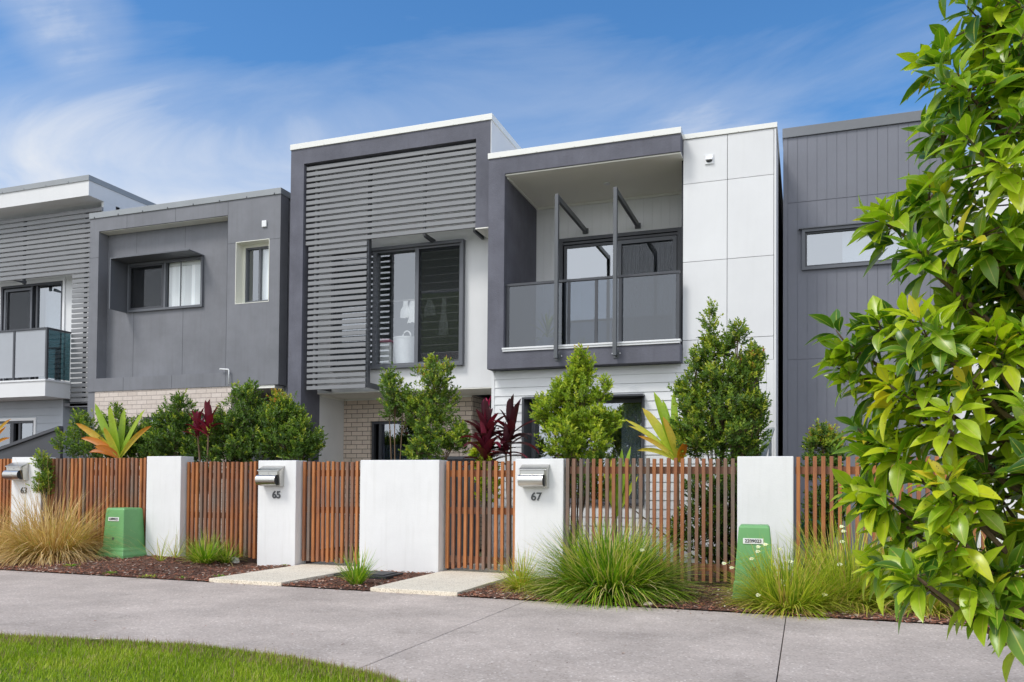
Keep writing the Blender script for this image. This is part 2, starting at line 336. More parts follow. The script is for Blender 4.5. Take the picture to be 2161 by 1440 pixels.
# foliage: colour from a ramp over the per-leaf tint, translucent
def leafmat(name, stops, rough=0.42, transl=0.3, spec=0.45, vein=False):
    m = bpy.data.materials.new(name); m.use_nodes = True; t = m.node_tree; b = t.nodes['Principled BSDF']; out = t.nodes['Material Output']
    at_ = t.nodes.new('ShaderNodeAttribute'); at_.attribute_name = 'tint'
    r = t.nodes.new('ShaderNodeValToRGB'); cr = r.color_ramp
    cr.elements[0].position = stops[0][0]; cr.elements[0].color = (*stops[0][1],1)
    cr.elements[1].position = stops[-1][0]; cr.elements[1].color = (*stops[-1][1],1)
    for p, c in stops[1:-1]: e = cr.elements.new(p); e.color = (*c,1)
    t.links.new(at_.outputs['Fac'], r.inputs[0])
    tc = t.nodes.new('ShaderNodeTexCoord'); n = t.nodes.new('ShaderNodeTexNoise'); n.inputs['Scale'].default_value = 30; n.inputs['Detail'].default_value = 3; t.links.new(tc.outputs['Object'], n.inputs['Vector'])
    mr = t.nodes.new('ShaderNodeMapRange'); mr.inputs[3].default_value = 0.8; mr.inputs[4].default_value = 1.2; t.links.new(n.outputs['Fac'], mr.inputs[0])
    vm = t.nodes.new('ShaderNodeVectorMath'); vm.operation = 'SCALE'; t.links.new(r.outputs[0], vm.inputs[0]); t.links.new(mr.outputs[0], vm.inputs['Scale'])
    if vein:      # pale midrib, yellowish margin, a few brown spots
        ra = t.nodes.new('ShaderNodeAttribute'); ra.attribute_name = 'rib'
        c1 = t.nodes.new('ShaderNodeValToRGB'); e = c1.color_ramp.elements; e[0].position = 0.0; e[0].color = (1,1,1,1); e[1].position = 0.10; e[1].color = (0,0,0,1)
        e2 = c1.color_ramp.elements.new(0.90); e2.color = (0,0,0,1); e3 = c1.color_ramp.elements.new(1.0); e3.color = (0.55,0.55,0.55,1)
        t.links.new(ra.outputs['Fac'], c1.inputs[0])
        mv = t.nodes.new('ShaderNodeMix'); mv.data_type = 'RGBA'; t.links.new(c1.outputs[0], mv.inputs[0]); t.links.new(vm.outputs[0], mv.inputs[6]); mv.inputs[7].default_value = (0.52,0.52,0.10,1)
        ns = t.nodes.new('ShaderNodeTexNoise'); ns.inputs['Scale'].default_value = 75; ns.inputs['Detail'].default_value = 1; t.links.new(tc.outputs['Object'], ns.inputs['Vector'])
        c2 = t.nodes.new('ShaderNodeValToRGB'); c2.color_ramp.elements[0].position = 0.72; c2.color_ramp.elements[0].color = (0,0,0,1); c2.color_ramp.elements[1].position = 0.76; c2.color_ramp.elements[1].color = (0.8,0.8,0.8,1)
        t.links.new(ns.outputs['Fac'], c2.inputs[0])
        mb = t.nodes.new('ShaderNodeMix'); mb.data_type = 'RGBA'; t.links.new(c2.outputs[0], mb.inputs[0]); t.links.new(mv.outputs[2], mb.inputs[6]); mb.inputs[7].default_value = (0.16,0.09,0.03,1)
        vm = t.nodes.new('ShaderNodeVectorMath'); vm.operation = 'SCALE'; vm.inputs['Scale'].default_value = 1.0; t.links.new(mb.outputs[2], vm.inputs[0])
    t.links.new(vm.outputs[0], b.inputs['Base Color']); b.inputs['Roughness'].default_value = rough; b.inputs['Specular IOR Level'].default_value = spec
    tl = t.nodes.new('ShaderNodeBsdfTranslucent'); v2 = t.nodes.new('ShaderNodeVectorMath'); v2.operation = 'MULTIPLY'; v2.inputs[1].default_value = (1.5,1.7,0.6)
    t.links.new(vm.outputs[0], v2.inputs[0]); t.links.new(v2.outputs[0], tl.inputs['Color'])
    mx = t.nodes.new('ShaderNodeMixShader'); mx.inputs[0].default_value = transl; t.links.new(b.outputs[0], mx.inputs[1]); t.links.new(tl.outputs[0], mx.inputs[2])
    t.links.new(mx.outputs[0], out.inputs[0]); return m
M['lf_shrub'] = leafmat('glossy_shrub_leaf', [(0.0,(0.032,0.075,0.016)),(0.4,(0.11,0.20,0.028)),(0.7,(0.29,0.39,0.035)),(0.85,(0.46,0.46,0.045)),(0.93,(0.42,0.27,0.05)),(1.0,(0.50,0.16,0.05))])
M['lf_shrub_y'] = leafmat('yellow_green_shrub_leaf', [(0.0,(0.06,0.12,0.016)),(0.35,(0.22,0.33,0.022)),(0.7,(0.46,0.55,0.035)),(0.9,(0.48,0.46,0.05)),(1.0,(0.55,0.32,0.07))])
M['lf_tree'] = leafmat('large_glossy_leaf', [(0.0,(0.040,0.110,0.016)),(0.28,(0.16,0.30,0.018)),(0.6,(0.40,0.52,0.024)),(0.92,(0.62,0.64,0.03)),(1.0,(0.66,0.52,0.04))], rough=0.30, transl=0.33, spec=0.55, vein=True)
M['lf_red'] = leafmat('dark_red_cordyline_leaf', [(0.0,(0.035,0.010,0.016)),(0.5,(0.10,0.012,0.024)),(0.8,(0.24,0.015,0.045)),(0.95,(0.55,0.02,0.12)),(1.0,(0.62,0.30,0.16))], rough=0.35, transl=0.18)
M['lf_ti'] = leafmat('green_yellow_cordyline_leaf', [(0.0,(0.10,0.20,0.02)),(0.35,(0.28,0.44,0.03)),(0.55,(0.48,0.55,0.05)),(0.72,(0.62,0.46,0.06)),(0.85,(0.62,0.22,0.02)),(1.0,(0.42,0.10,0.02))], rough=0.4, transl=0.28)
M['grass_green'] = leafmat('lush_strap_grass', [(0.0,(0.04,0.11,0.012)),(0.4,(0.13,0.28,0.018)),(0.75,(0.34,0.48,0.03)),(0.9,(0.58,0.56,0.10)),(1.0,(0.62,0.50,0.26))], rough=0.45, transl=0.25, spec=0.3)
M['grass_olive'] = leafmat('olive_strap_grass', [(0.0,(0.09,0.17,0.018)),(0.4,(0.32,0.42,0.03)),(0.75,(0.60,0.62,0.07)),(0.9,(0.64,0.52,0.14)),(1.0,(0.55,0.34,0.15))], rough=0.45, transl=0.25, spec=0.3)
M['grass_dry'] = leafmat('dry_straw_grass', [(0.0,(0.24,0.34,0.04)),(0.15,(0.42,0.40,0.08)),(0.35,(0.44,0.25,0.10)),(0.65,(0.66,0.44,0.18)),(1.0,(0.84,0.66,0.36))], rough=0.6, transl=0.2, spec=0.2)
M['lawn'] = leafmat('lawn_blade', [(0.0,(0.12,0.20,0.012)),(0.5,(0.31,0.43,0.02)),(0.85,(0.52,0.56,0.05)),(0.93,(0.45,0.36,0.18)),(1.0,(0.24,0.12,0.12))], rough=0.5, transl=0.25, spec=0.25)
M['succulent'] = leafmat('blue_green_leaf', [(0.0,(0.06,0.16,0.13)),(1.0,(0.16,0.33,0.28))], transl=0.1)
M['petal'] = leafmat('cream_petal', [(0.0,(0.75,0.72,0.42)),(0.5,(0.85,0.84,0.66)),(1.0,(0.88,0.86,0.74))], rough=0.6, transl=0.3, spec=0.2)
M['chip'] = leafmat('bark_mulch_chip', [(0.0,(0.07,0.04,0.032)),(0.35,(0.18,0.095,0.07)),(0.6,(0.36,0.14,0.08)),(0.85,(0.44,0.27,0.19)),(1.0,(0.60,0.50,0.42))], rough=0.85, transl=0.0, spec=0.15)
# ground materials
def speckle(name, base, dark, light, scale=160, amt=0.5, blot=0.06, bump=0.3, dens=0.62):
    m, t, b = newmat(name); tc = t.nodes.new('ShaderNodeTexCoord')
    v = t.nodes.new('ShaderNodeTexVoronoi'); v.inputs['Scale'].default_value = scale; t.links.new(tc.outputs['Object'], v.inputs['Vector'])
    w = t.nodes.new('ShaderNodeTexWhiteNoise'); t.links.new(v.outputs['Position'], w.inputs['Vector'])
    r = t.nodes.new('ShaderNodeValToRGB'); cr = r.color_ramp; cr.interpolation = 'LINEAR'
    cr.elements[0].position = 0.0; cr.elements[0].color = (*dark,1); cr.elements[1].position = 1.0; cr.elements[1].color = (*light,1)
    e = cr.elements.new(0.28); e.color = (*[c*0.93 for c in base],1); e = cr.elements.new(0.93); e.color = (*[min(1,c*1.06) for c in base],1)
    t.links.new(w.outputs['Value'], r.inputs[0])
    n = t.nodes.new('ShaderNodeTexNoise'); n.inputs['Scale'].default_value = 1.1; n.inputs['Detail'].default_value = 7; n.inputs['Roughness'].default_value = 0.62; t.links.new(tc.outputs['Object'], n.inputs['Vector'])
    mr = t.nodes.new('ShaderNodeMapRange'); mr.inputs[1].default_value = 0.3; mr.inputs[2].default_value = 0.7; mr.inputs[3].default_value = 1-blot*2; mr.inputs[4].default_value = 1+blot; t.links.new(n.outputs['Fac'], mr.inputs[0])
    mxb = t.nodes.new('ShaderNodeMix'); mxb.data_type = 'RGBA'; mxb.inputs[0].default_value = amt; mxb.inputs[6].default_value = (*base,1); t.links.new(r.outputs[0], mxb.inputs[7])
    n6 = t.nodes.new('ShaderNodeTexNoise'); n6.inputs['Scale'].default_value = 3.4; n6.inputs['Detail'].default_value = 8; n6.inputs['Roughness'].default_value = 0.7; t.links.new(tc.outputs['Object'], n6.inputs['Vector'])
    r6 = t.nodes.new('ShaderNodeValToRGB'); r6.color_ramp.elements[0].position = 0.56; r6.color_ramp.elements[0].color = (1,1,1,1); r6.color_ramp.elements[1].position = 0.74; r6.color_ramp.elements[1].color = (0.80,0.80,0.79,1)
    t.links.new(n6.outputs['Fac'], r6.inputs[0])
    m6 = t.nodes.new('ShaderNodeMix'); m6.data_type = 'RGBA'; m6.blend_type = 'MULTIPLY'; m6.inputs[0].default_value = 1.0; t.links.new(mxb.outputs[2], m6.inputs[6]); t.links.new(r6.outputs[0], m6.inputs[7])
    vm = t.nodes.new('ShaderNodeVectorMath'); vm.operation = 'SCALE'; t.links.new(m6.outputs[2], vm.inputs[0]); t.links.new(mr.outputs[0], vm.inputs['Scale'])
    t.links.new(vm.outputs[0], b.inputs['Base Color']); b.inputs['Roughness'].default_value = 0.85; b.inputs['Specular IOR Level'].default_value = 0.2
    bp = t.nodes.new('ShaderNodeBump'); bp.inputs['Strength'].default_value = bump; bp.inputs['Distance'].default_value = 0.004
    t.links.new(v.outputs['Distance'], bp.inputs['Height']); t.links.new(bp.outputs[0], b.inputs['Normal']); return m
M['path'] = speckle('exposed_aggregate_footpath', (0.55,0.468,0.405), (0.38,0.31,0.26), (0.86,0.78,0.70), 70, 0.7, 0.13)
M['pebble'] = speckle('cream_pebble_concrete', (0.80,0.72,0.58), (0.42,0.35,0.25), (0.92,0.88,0.78), 110, 0.9, 0.05)
M['soil'] = paint('dark_garden_soil', (0.13,0.075,0.055), 0.95, 0.3, 9, 0.8, 30, 0.1)
M['dirt'] = paint('ground_dirt', (0.10,0.11,0.06), 0.95, 0.25, 2, 0.5, 20, 0.1)
# ------------------------------------------------------------------ ground
m = MB(); m.face([(-150,-150,-0.03),(150,-150,-0.03),(150,150,-0.03),(-150,150,-0.03)]); struct(m.build('ground', M['dirt']))
PF = 8.15      # far edge of the footpath
# footpath slabs, 8 mm joints
xs = [-40, -2.744, -0.166, 2.4, 4.97, 7.5, 30]
m = MB()
for a, b in zip(xs[:-1], xs[1:]): m.box(a+0.0035, b-0.0035, 1.0, PF, -0.10, 0.0)
struct(m.build('footpath', M['path'], bevel=0.004))
# garden bed, gently higher toward the left
def bedz(x, y): 
    f = min(1, max(0, (y-PF)/1.2)); s = min(1, max(0, (-7.4-x)/1.6))
    return 0.012 + 0.065*f*s + 0.012*sin(x*3.1+y*2.3)*f + 0.010*sin(x*7.7-y*5.1)*f
m = MB(); nx, ny = 150, 18
X0, X1, Y1 = -22.0, 6.0, 12.6
vs = []; fs = []
for j in range(ny+1):
    for i in range(nx+1):
        x = X0+(X1-X0)*i/nx; y = PF+(Y1-PF)*(j/ny)**1.4
        inpath = (-6.87 < x < -5.78 or -4.64 < x < -3.52)
        vs.append((x, y, bedz(x, y) if not inpath else -0.01))
for j in range(ny):
    for i in range(nx): a = j*(nx+1)+i; fs.append((a, a+1, a+nx+2, a+nx+1))
m.faces(vs, fs); struct(m.build('garden_bed', M['soil'], smooth=True))
# entry paths
for a, b in ((-6.845,-5.80),(-4.615,-3.545)):
    m = MB(); m.box(a, b, PF+0.004, 12.3, -0.08, 0.045); struct(m.build('entry_path', M['pebble'], bevel=0.006))
# lawn
_le = [gnd(px, py+7) for px, py in ((0,1342),(200,1352),(400,1362),(600,1388),(800,1428))]
LAWN_PTS = [(-30,_le[0].y)]+[(q.x,q.y) for q in _le]+[(_le[-1].x+0.5,_le[-1].y-0.32),(_le[-1].x+1.3,_le[-1].y-1.0),(-0.4,2.7),(0.6,2.2),(3,1.9),(20,1.7)]
def lawn_edge(x):
    pts = LAWN_PTS
    for (a, ya), (b, yb) in zip(pts[:-1], pts[1:]):
        if a <= x <= b: return ya+(yb-ya)*(x-a)/(b-a)
    return 2
m = MB(); N_ = 120
for i in range(N_):
    xa = -20+30*i/N_; xb = -20+30*(i+1)/N_
    m.face([(xa,-0.8,0.012),(xb,-0.8,0.012),(xb,lawn_edge(xb)-0.03,0.006),(xa,lawn_edge(xa)-0.03,0.006)])
struct(m.build('lawn', paint('lawn_soil', (0.13,0.18,0.03), 0.95, 0.3, 14, 0.6, 40, 0.1)))
m = MB(); R = random.Random(5)
cnt = 0
while cnt < 50000:
    x = R.uniform(-7.2, -0.9); ye = lawn_edge(x); y = ye - abs(R.gauss(0,1))*0.75
    if R.random() < 0.14: y = ye + R.uniform(-0.05, 0.05)
    # visible wedge only
    if y < 3.25 or x < -y*1.32-0.2: continue
    cnt += 1
    h = R.uniform(0.018, 0.045); w = R.uniform(0.0022, 0.0045); a = R.uniform(0, 2*pi); l = R.uniform(0.0, 0.9)
    seed = R.random() < (0.16 if y > ye-0.25 else 0.03)
    if seed: h *= 1.7; w *= 0.8
    dx_, dy_ = cos(a), sin(a); tx, ty = cos(a+R.uniform(1,2)), sin(a+R.uniform(1,2))
    patch = 0.5+0.9*noise.noise(Vector((x*1.7,y*2.6,3.0)))
    tn = R.uniform(0.1,0.82)*0.7+patch*0.25 if not seed else R.uniform(0.95,1)
    if R.random() < (0.05 if patch < 0.6 else 0.16): tn = R.uniform(0.86,0.94)
    m.face([(x-dx_*w,y-dy_*w,0.006),(x+dx_*w,y+dy_*w,0.006),(x+tx*l*h,y+ty*l*h,h+0.006)], tn)
stuff(m.build('lawn_grass', M['lawn']), 'short bright green lawn grass with purple brown seed tips beside the footpath', 'grass')
m = MB(); m.box(-60, 60, -9.5, -1.02, -0.2, -0.12); struct(m.build('bounce_road', speckle('pale_bounce_asphalt', (0.30,0.29,0.28), (0.18,0.17,0.17), (0.5,0.48,0.46), 90, 0.6, 0.06)))  # unseen road added behind the camera; its pale surface bounces light into the soffits
m = MB(); m.box(-60, 60, -1.0, -0.82, -0.2, 0.02); struct(m.build('kerb', paint('kerb_concrete', (0.5,0.48,0.45), 0.85, 0.06, 3, 0.2, 60), bevel=0.02))
# mulch chips over the bed
m = MB(); R = random.Random(8); cnt = 0
def chip_pt(x, y):
    if x > 0 and x > y*0.32: return False
    if x < -y*1.36: return False
    if -6.86 < x < -5.79 or -4.63 < x < -3.53: return False
    return True
while cnt < 15000:
    x = R.uniform(-13.5, 3.2); y = PF + 1.9*R.random()**1.25 + R.uniform(-0.05,0)
    if not chip_pt(x, y): continue
    cnt += 1
    L = R.uniform(0.012,0.045); w = L*R.uniform(0.25,0.6); a = R.uniform(0,2*pi); z = bedz(x,y)+R.uniform(0.002,0.018)
    d = Vector((cos(a),sin(a),R.uniform(-0.35,0.35))).normalized(); s_ = Vector((-sin(a),cos(a),R.uniform(-0.4,0.4))).normalized()
    c = Vector((x,y,z)); red = 0.55+0.45*sin(x*1.9+1.0)
    tn = min(1, max(0, R.gauss(0.28+0.30*red, 0.22)))
    if R.random() < 0.05: tn = 1
    up = Vector((0,0,0.004))
    p = [c-d*L/2-s_*w/2, c+d*L/2-s_*w*0.3, c+d*L/2+s_*w*0.4, c-d*L/2+s_*w/2]
    m.faces([q for q in p]+[q-up for q in p], [(0,1,2,3),(0,4,5,1),(1,5,6,2),(2,6,7,3),(3,7,4,0)], tn)
for _ in range(420):
    x = R.uniform(-12, 3); y = PF-abs(R.gauss(0,0.10)); L = R.uniform(0.01,0.03); w = L*0.4; a = R.uniform(0,2*pi); d = Vector((cos(a),sin(a),0.1)); s_ = Vector((-sin(a),cos(a),0)); c = Vector((x,y,0.004))
    m.face([c-d*L/2-s_*w/2, c+d*L/2-s_*w*0.3, c+d*L/2+s_*w*0.4, c-d*L/2+s_*w/2], R.uniform(0,0.8))
stuff(m.build('bark_mulch', M['chip']), 'red brown bark mulch scattered over the garden beds', 'mulch')
# ------------------------------------------------------------------ wall helpers
def wall_holes(m, x0, x1, z0, z1, y0, y1, holes, t=None):
    xs = sorted({x0,x1,*[min(max(h[0],x0),x1) for h in holes],*[min(max(h[1],x0),x1) for h in holes]})
    zs = sorted({z0,z1,*[min(max(h[2],z0),z1) for h in holes],*[min(max(h[3],z0),z1) for h in holes]})
    for a, b in zip(xs[:-1], xs[1:]):
        for c, d in zip(zs[:-1], zs[1:]):
            cx, cz = (a+b)/2, (c+d)/2
            if any(h[0] < cx < h[1] and h[2] < cz < h[3] for h in holes): continue
            m.box(a, b, y0, y1, c, d, t)
def boards_x(m, x0, x1, z0, z1, y, h=0.165, holes=(), lap=0.012):
    z = z1
    while z > z0+0.01:
        zb = max(z0, z-h); segs = [(x0,x1)]
        for hx0, hx1, hz0, hz1 in holes:
            if zb < hz1-0.02 and z > hz0+0.02:
                ns = []
                for a, b in segs:
                    if hx1 <= a or hx0 >= b: ns.append((a,b)); continue
                    if hx0 > a: ns.append((a,hx0))
                    if hx1 < b: ns.append((hx1,b))
                segs = ns
        for a, b in segs:
            m.prism([(y, z), (y-0.004, z), (y-0.004-lap, zb+0.004), (y, zb+0.004)], 'x', a, b)
        z = zb
def boards_y(m, x, y0, y1, z0, z1, h=0.165, lap=0.012, sgn=1):
    z = z1
    while z > z0+0.01:
        zb = max(z0, z-h)
        m.prism([(x, z), (x+sgn*0.004, z), (x+sgn*(0.004+lap), zb+0.004), (x, zb+0.004)], 'y', y0, y1); z = zb
def frame_rect(m, x0, x1, z0, z1, y0, y1, w, wb=None, wt=None):
    wb = w if wb is None else wb; wt = w if wt is None else wt
    m.box(x0, x0+w, y0, y1, z0, z1); m.box(x1-w, x1, y0, y1, z0, z1)
    m.box(x0+w, x1-w, y0, y1, z0, z0+wb); m.box(x0+w, x1-w, y0, y1, z1-wt, z1)
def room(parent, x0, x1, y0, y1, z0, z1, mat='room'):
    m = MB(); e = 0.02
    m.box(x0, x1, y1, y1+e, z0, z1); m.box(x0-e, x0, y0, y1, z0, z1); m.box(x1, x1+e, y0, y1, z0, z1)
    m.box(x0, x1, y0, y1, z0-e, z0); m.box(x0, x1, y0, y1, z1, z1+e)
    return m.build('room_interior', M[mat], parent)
def pane(parent, x0, x1, z0, z1, y, mat='glass'):
    m = MB(); m.box(x0, x1, y, y+0.006, z0, z1); return m.build('glass_pane', M[mat], parent)
def screws(m, x0, x1, y, z, step=0.6):
    x = x0+0.2
    while x < x1: m.box(x-0.008, x+0.008, y-0.006, y, z-0.006, z+0.01); x += step
# ------------------------------------------------------------------ house 67 (middle right)
BACK = 20.0
h67 = thing('townhouse', 'white townhouse with a grey boxed balcony and two tall sun blades', 'house', (-2.7, 12.3, 0))
XL, XR, FY, WY = -4.838, -1.757, 12.243, 12.5
ops0, ops1, ledge = 6.238, 6.24, 3.379
IL, BW = -4.56, 13.9     # inner left face of the balcony, back wall plane
m = MB()
m.box(XL, XR, FY, WY+0.1, 6.238, 6.505)              # top beam
m.box(XL, IL, FY, BW, 3.36, 6.238)                     # left pier / side wall
m.box(XL, XR, FY, WY+0.02, 3.084, 3.36)                # bottom beam
m.build('balcony_frame', M['render_grey'], h67)
m = MB(); m.box(XL-0.012, XR+0.012, FY-0.02, BACK, 6.505, 6.598); screws(m, XL, XR, FY-0.02, 6.52, 0.62); 
m.box(XR+0.012, -0.385, WY-0.02, BACK, 6.507, 6.582); screws(m, XR, -0.4, WY-0.02, 6.52, 0.62)
m.build('roof_fascia', M['cap_white'], h67, bevel=0.003)
m = MB(); m.box(IL, XR, FY+0.03, BW, 6.215, 6.237); soff = m.build('balcony_ceiling', M['soffit'], h67)
m = MB(); m.box(IL, XR, BW-0.03, BW-0.002, 6.175, 6.214); m.box(IL+0.002, IL+0.03, FY+0.1, BW-0.03, 6.185, 6.214); build_each(m, 'cornice', M['cap_white'], soff)
m = MB(); m.tube([(-3.08,13.1,6.214),(-3.08,13.1,6.195)], 0.055, 18); m.build('ceiling_light', M['frame_white'], soff)
m = MB(); m.box(IL, -1.77, FY+0.06, BW, 3.10, 3.362); m.build('balcony_floor', M['path'], h67)
dx0, dx1, dz0, dz1 = -4.12, -1.965, 3.40, 5.60
m = MB(); wall_holes(m, IL, -1.78, 3.362, 6.214, BW+0.008, BW+0.12, [(dx0,dx1,3.36,dz1)])
x = IL
while x < -1.79:
    x2 = min(x+0.144, -1.785)
    if x2 <= dx0: m.box(x+0.003, x2-0.003, BW, BW+0.008, 3.362, 6.175)
    else: m.box(x+0.003, x2-0.003, BW, BW+0.008, dz1, 6.175)
    x += 0.15
m.build('grooved_balcony_wall', M['white'], h67)
# white flush panels to the right of the balcony
m = MB()
zs = [3.088, 3.430, 4.623, 5.820, 6.503]
gx = [-1.752, -1.097, -0.432]
for i in range(2):
    for j in range(4):
        if j == 0 and i == 1: m.box(gx[i]+0.004, gx[i+1]-0.004, WY, WY+0.06, zs[j], zs[j+1]-0.004, 0.2)
        else: m.box(gx[i]+0.004, gx[i+1]-0.004, WY, WY+0.06, zs[j]+0.004, zs[j+1]-0.004, (i*5+j*3)%7/7)
m.box(-0.428, -0.400, WY-0.004, WY+0.06, 0.1, 6.503)
m.box(-0.632, -0.536, WY-0.002, WY+0.06, 0.1, 3.084); m.box(-0.533, -0.430, WY, WY+0.06, 0.1, 3.084)
m.box(-0.46, -0.405, WY+0.06, 13.9, 0.1, 6.503)                            # right side wall
m.build('white_panels', M['white'], h67)
m = MB(); m.box(-1.78, -0.47, WY+0.062, WY+0.12, 3.07, 6.5); m.box(-0.50, -0.42, 13.9, BACK, 0.1, 6.4); m.box(-1.78,-1.70,WY+0.12,BW+0.1,3.1,6.5); m.build('wall_backing', M['dark'], h67)
m = MB(); m.box(-4.86, -0.51, 14.03, 14.1, 0.1, 3.2); m.box(-4.84,-4.70,14.1,BACK,0.1,6.5); m.box(-4.7,-0.5,BACK-0.1,BACK,0.1,6.5); m.build('rear_wall', M['clad_grey'], h67)
# lower weatherboards
lw = (-4.273, -2.322, 0.95, 2.625)
m = MB(); boards_x(m, -4.797, -0.64, 0.15, 3.080, WY, 0.1385, [lw, (-1.05,-0.64,0.1,3.07)])
wall_holes(m, -4.845, -1.05, 0.0, 3.08, WY+0.002, WY+0.1, [lw])
m.box(-4.851, -4.799, WY-0.018, WY+0.2, 0.0, 3.083)
m.box(-4.851, -4.80, WY+0.2, 14.0, 0.0, 3.083)
m.build('lower_weatherboard_wall', M['white_warm'], h67)
m = MB(); m.box(-1.05,-0.41, 12.58, 14.0, 3.02, 3.08); m.build('porch_ceiling', M['soffit'], h67)
m = MB(); boards_x(m, -1.06, -0.46, 0.15, 3.02, 13.7, 0.1385, [(-1.1,-0.5,0,2.35)]); m.box(-1.06,-0.46,13.705,13.75,2.35,3.02); m.build('porch_weatherboards', M['white_warm'], h67)
m = MB(); m.box(-1.05,-0.46,13.66,13.70,2.31,2.40); d_ = m.build('front_door', M['frame'], h67)
m = MB(); m.box(-1.05,-0.46,13.72,13.76,0.2,2.31); m.build('door_leaf', paint('dark_timber_door',(0.05,0.02,0.012),0.5), d_)
# lower window
x0,x1,z0,z1 = lw
m = MB()
m.box(x0, x0+0.035, 12.34, 12.80, z0, z1); m.box(x0+0.035, x1-0.0, 12.34, 12.80, z1-0.03, z1)
m.prism([(12.46,z0),(12.46,z1),(12.80,z1),(12.80,z0)], 'x', x1-0.03, x1)
m.box(x0, x1, 12.46, 12.80, z0-0.03, z0)
lwf = m.build('window_surround', M['frame'], h67)
m = MB(); frame_rect(m, x0+0.04, x1-0.035, z0, z1-0.032, 12.72, 12.79, 0.06); m.box(x0+0.9, x0+0.95, 12.725, 12.785, z0+0.06, z1-0.1); wf = m.build('window_frame', M['frame_lt'], h67)
pane(wf, x0+0.1, x1-0.095, z0+0.06, z1-0.092, 12.75, 'glass_mir')
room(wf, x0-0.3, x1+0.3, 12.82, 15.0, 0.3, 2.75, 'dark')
m = MB()
for k in range(9): 
    xx_ = x1-0.42+k*0.035; m.tube([(xx_,12.86+0.012*(k%2),z0),(xx_,12.86+0.012*(k%2),z1-0.1)], 0.02, 6)
m.build('curtain', M['blind'], wf)
# balcony door
m = MB(); frame_rect(m, dx0, dx1, 3.37, dz1, BW-0.05, BW+0.03, 0.07, 0.05, 0.06)
m.box(dx0+0.07, dx1-0.07, BW-0.035, BW+0.02, dz1-0.115, dz1-0.075)
df = m.build('sliding_door', M['frame'], h67)
m = MB(); frame_rect(m, dx0+0.09, -3.02, 3.42, dz1-0.13, BW-0.02, BW+0.02, 0.045); m.build('door_panel_frame', M['frame'], df)
m = MB(); frame_rect(m, -3.06, dx1-0.08, 3.42, dz1-0.13, BW-0.045, BW-0.022, 0.065); m.build('screen_door_frame', M['frame_lt'], df)
pane(df, dx0+0.135, -3.065, 3.465, dz1-0.175, BW, 'glass_mir'); pane(df, -3.0, dx1-0.145, 3.465, dz1-0.175, BW+0.005, 'glass')
m = MB(); m.box(-2.995, dx1-0.145, BW-0.034, BW-0.033, 3.485, dz1-0.195); m.build('insect_screen', M['screen'], df)
m = MB()
for k in range(26):
    xx_ = -3.0+k*0.036; m.tube([(xx_,BW+0.09+0.015*(k%2),3.42),(xx_+0.01*sin(k),BW+0.09+0.015*(k%2),4.5),(xx_,BW+0.09+0.015*(k%2),5.5)], 0.022, 6, t=(k*7%5)/5)
m.build('curtain', paint('grey_sheer_curtain', (0.34,0.35,0.37), 0.8, 0.06, 5, tintvar=0.25), df)
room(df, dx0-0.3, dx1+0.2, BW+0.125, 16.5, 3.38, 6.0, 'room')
# balustrade
gz0, gz1 = 3.375, 4.455
bal = MB(); bal.box(IL, -1.77, FY+0.075, FY+0.125, 4.425, 4.462); bal.box(IL, -1.77, FY+0.08, FY+0.12, 3.382, 3.415)
for xx_ in (IL+0.012, -3.525, -3.08, -2.70, -1.825): bal.box(xx_, xx_+0.045, FY+0.085, FY+0.115, 3.36, 4.43)
bo = bal.build('balustrade', M['frame'], h67)
for a, b in ((IL+0.06,-3.53),(-3.48,-3.085),(-3.035,-2.705),(-2.655,-1.83)): pane(bo, a, b, 3.43, 4.42, FY+0.10, 'glass_tint')
m = MB(); m.box(IL-0.015, XR+0.014, FY-0.035, FY+0.07, 3.384, 3.412); m.box(IL-0.01, XR+0.008, FY-0.022, FY, 3.352, 3.384); m.build('ledge_flashing', M['frame_white'], h67, bevel=0.003)
# sun blades
for i, xb in enumerate((-3.642, -2.715)):
    m = MB(); m.box(xb-0.028, xb+0.028, 12.09, 12.165, 3.19, 5.755)
    m.box(xb-0.025, xb+0.025, 12.165, BW-0.03, 5.665, 5.752)
    o = m.build('sun_blade', M['blade'], h67, bevel=0.003)
    m = MB(); m.box(xb-0.02, xb+0.02, 12.165, FY, 3.20, 3.265); m.box(xb-0.045, xb+0.045, FY-0.012, FY, 3.17, 3.30); m.box(xb-0.05, xb+0.05, BW-0.035, BW-0.002, 5.66, 5.75)
    build_each(m, 'bracket', M['blade'], o)
    m = MB()
    for q in (-0.06,0.06): m.tube([(xb+q,FY-0.02,3.24),(xb+q,FY,3.24)],0.01,6); m.tube([(xb+q,BW-0.02,5.70),(xb+q,BW,5.70)],0.01,6)
    build_each(m, 'bolt', M['bolt'], o)
# exhaust vent on white panel
p = at(1497, 337, WY)
m = MB(); m.box(p.x-0.065, p.x+0.065, WY-0.02, WY, p.z-0.075, p.z+0.075); v = m.build('exhaust_vent', M['pvc'], h67, bevel=0.006)
m = MB(); m.prism([(WY-0.06,p.z-0.015),(WY-0.02,p.z+0.05),(WY-0.02,p.z-0.02)], 'x', p.x-0.05, p.x+0.05); m.build('vent_hood', M['pvc'], v)
m = MB(); m.prism([(p.x+0.045*cos(a), p.z-0.022+0.03*sin(a)) for a in [pi+pi*k/8 for k in range(9)]], 'y', WY-0.024, WY-0.020); m.build('vent_opening', M['black'], v)
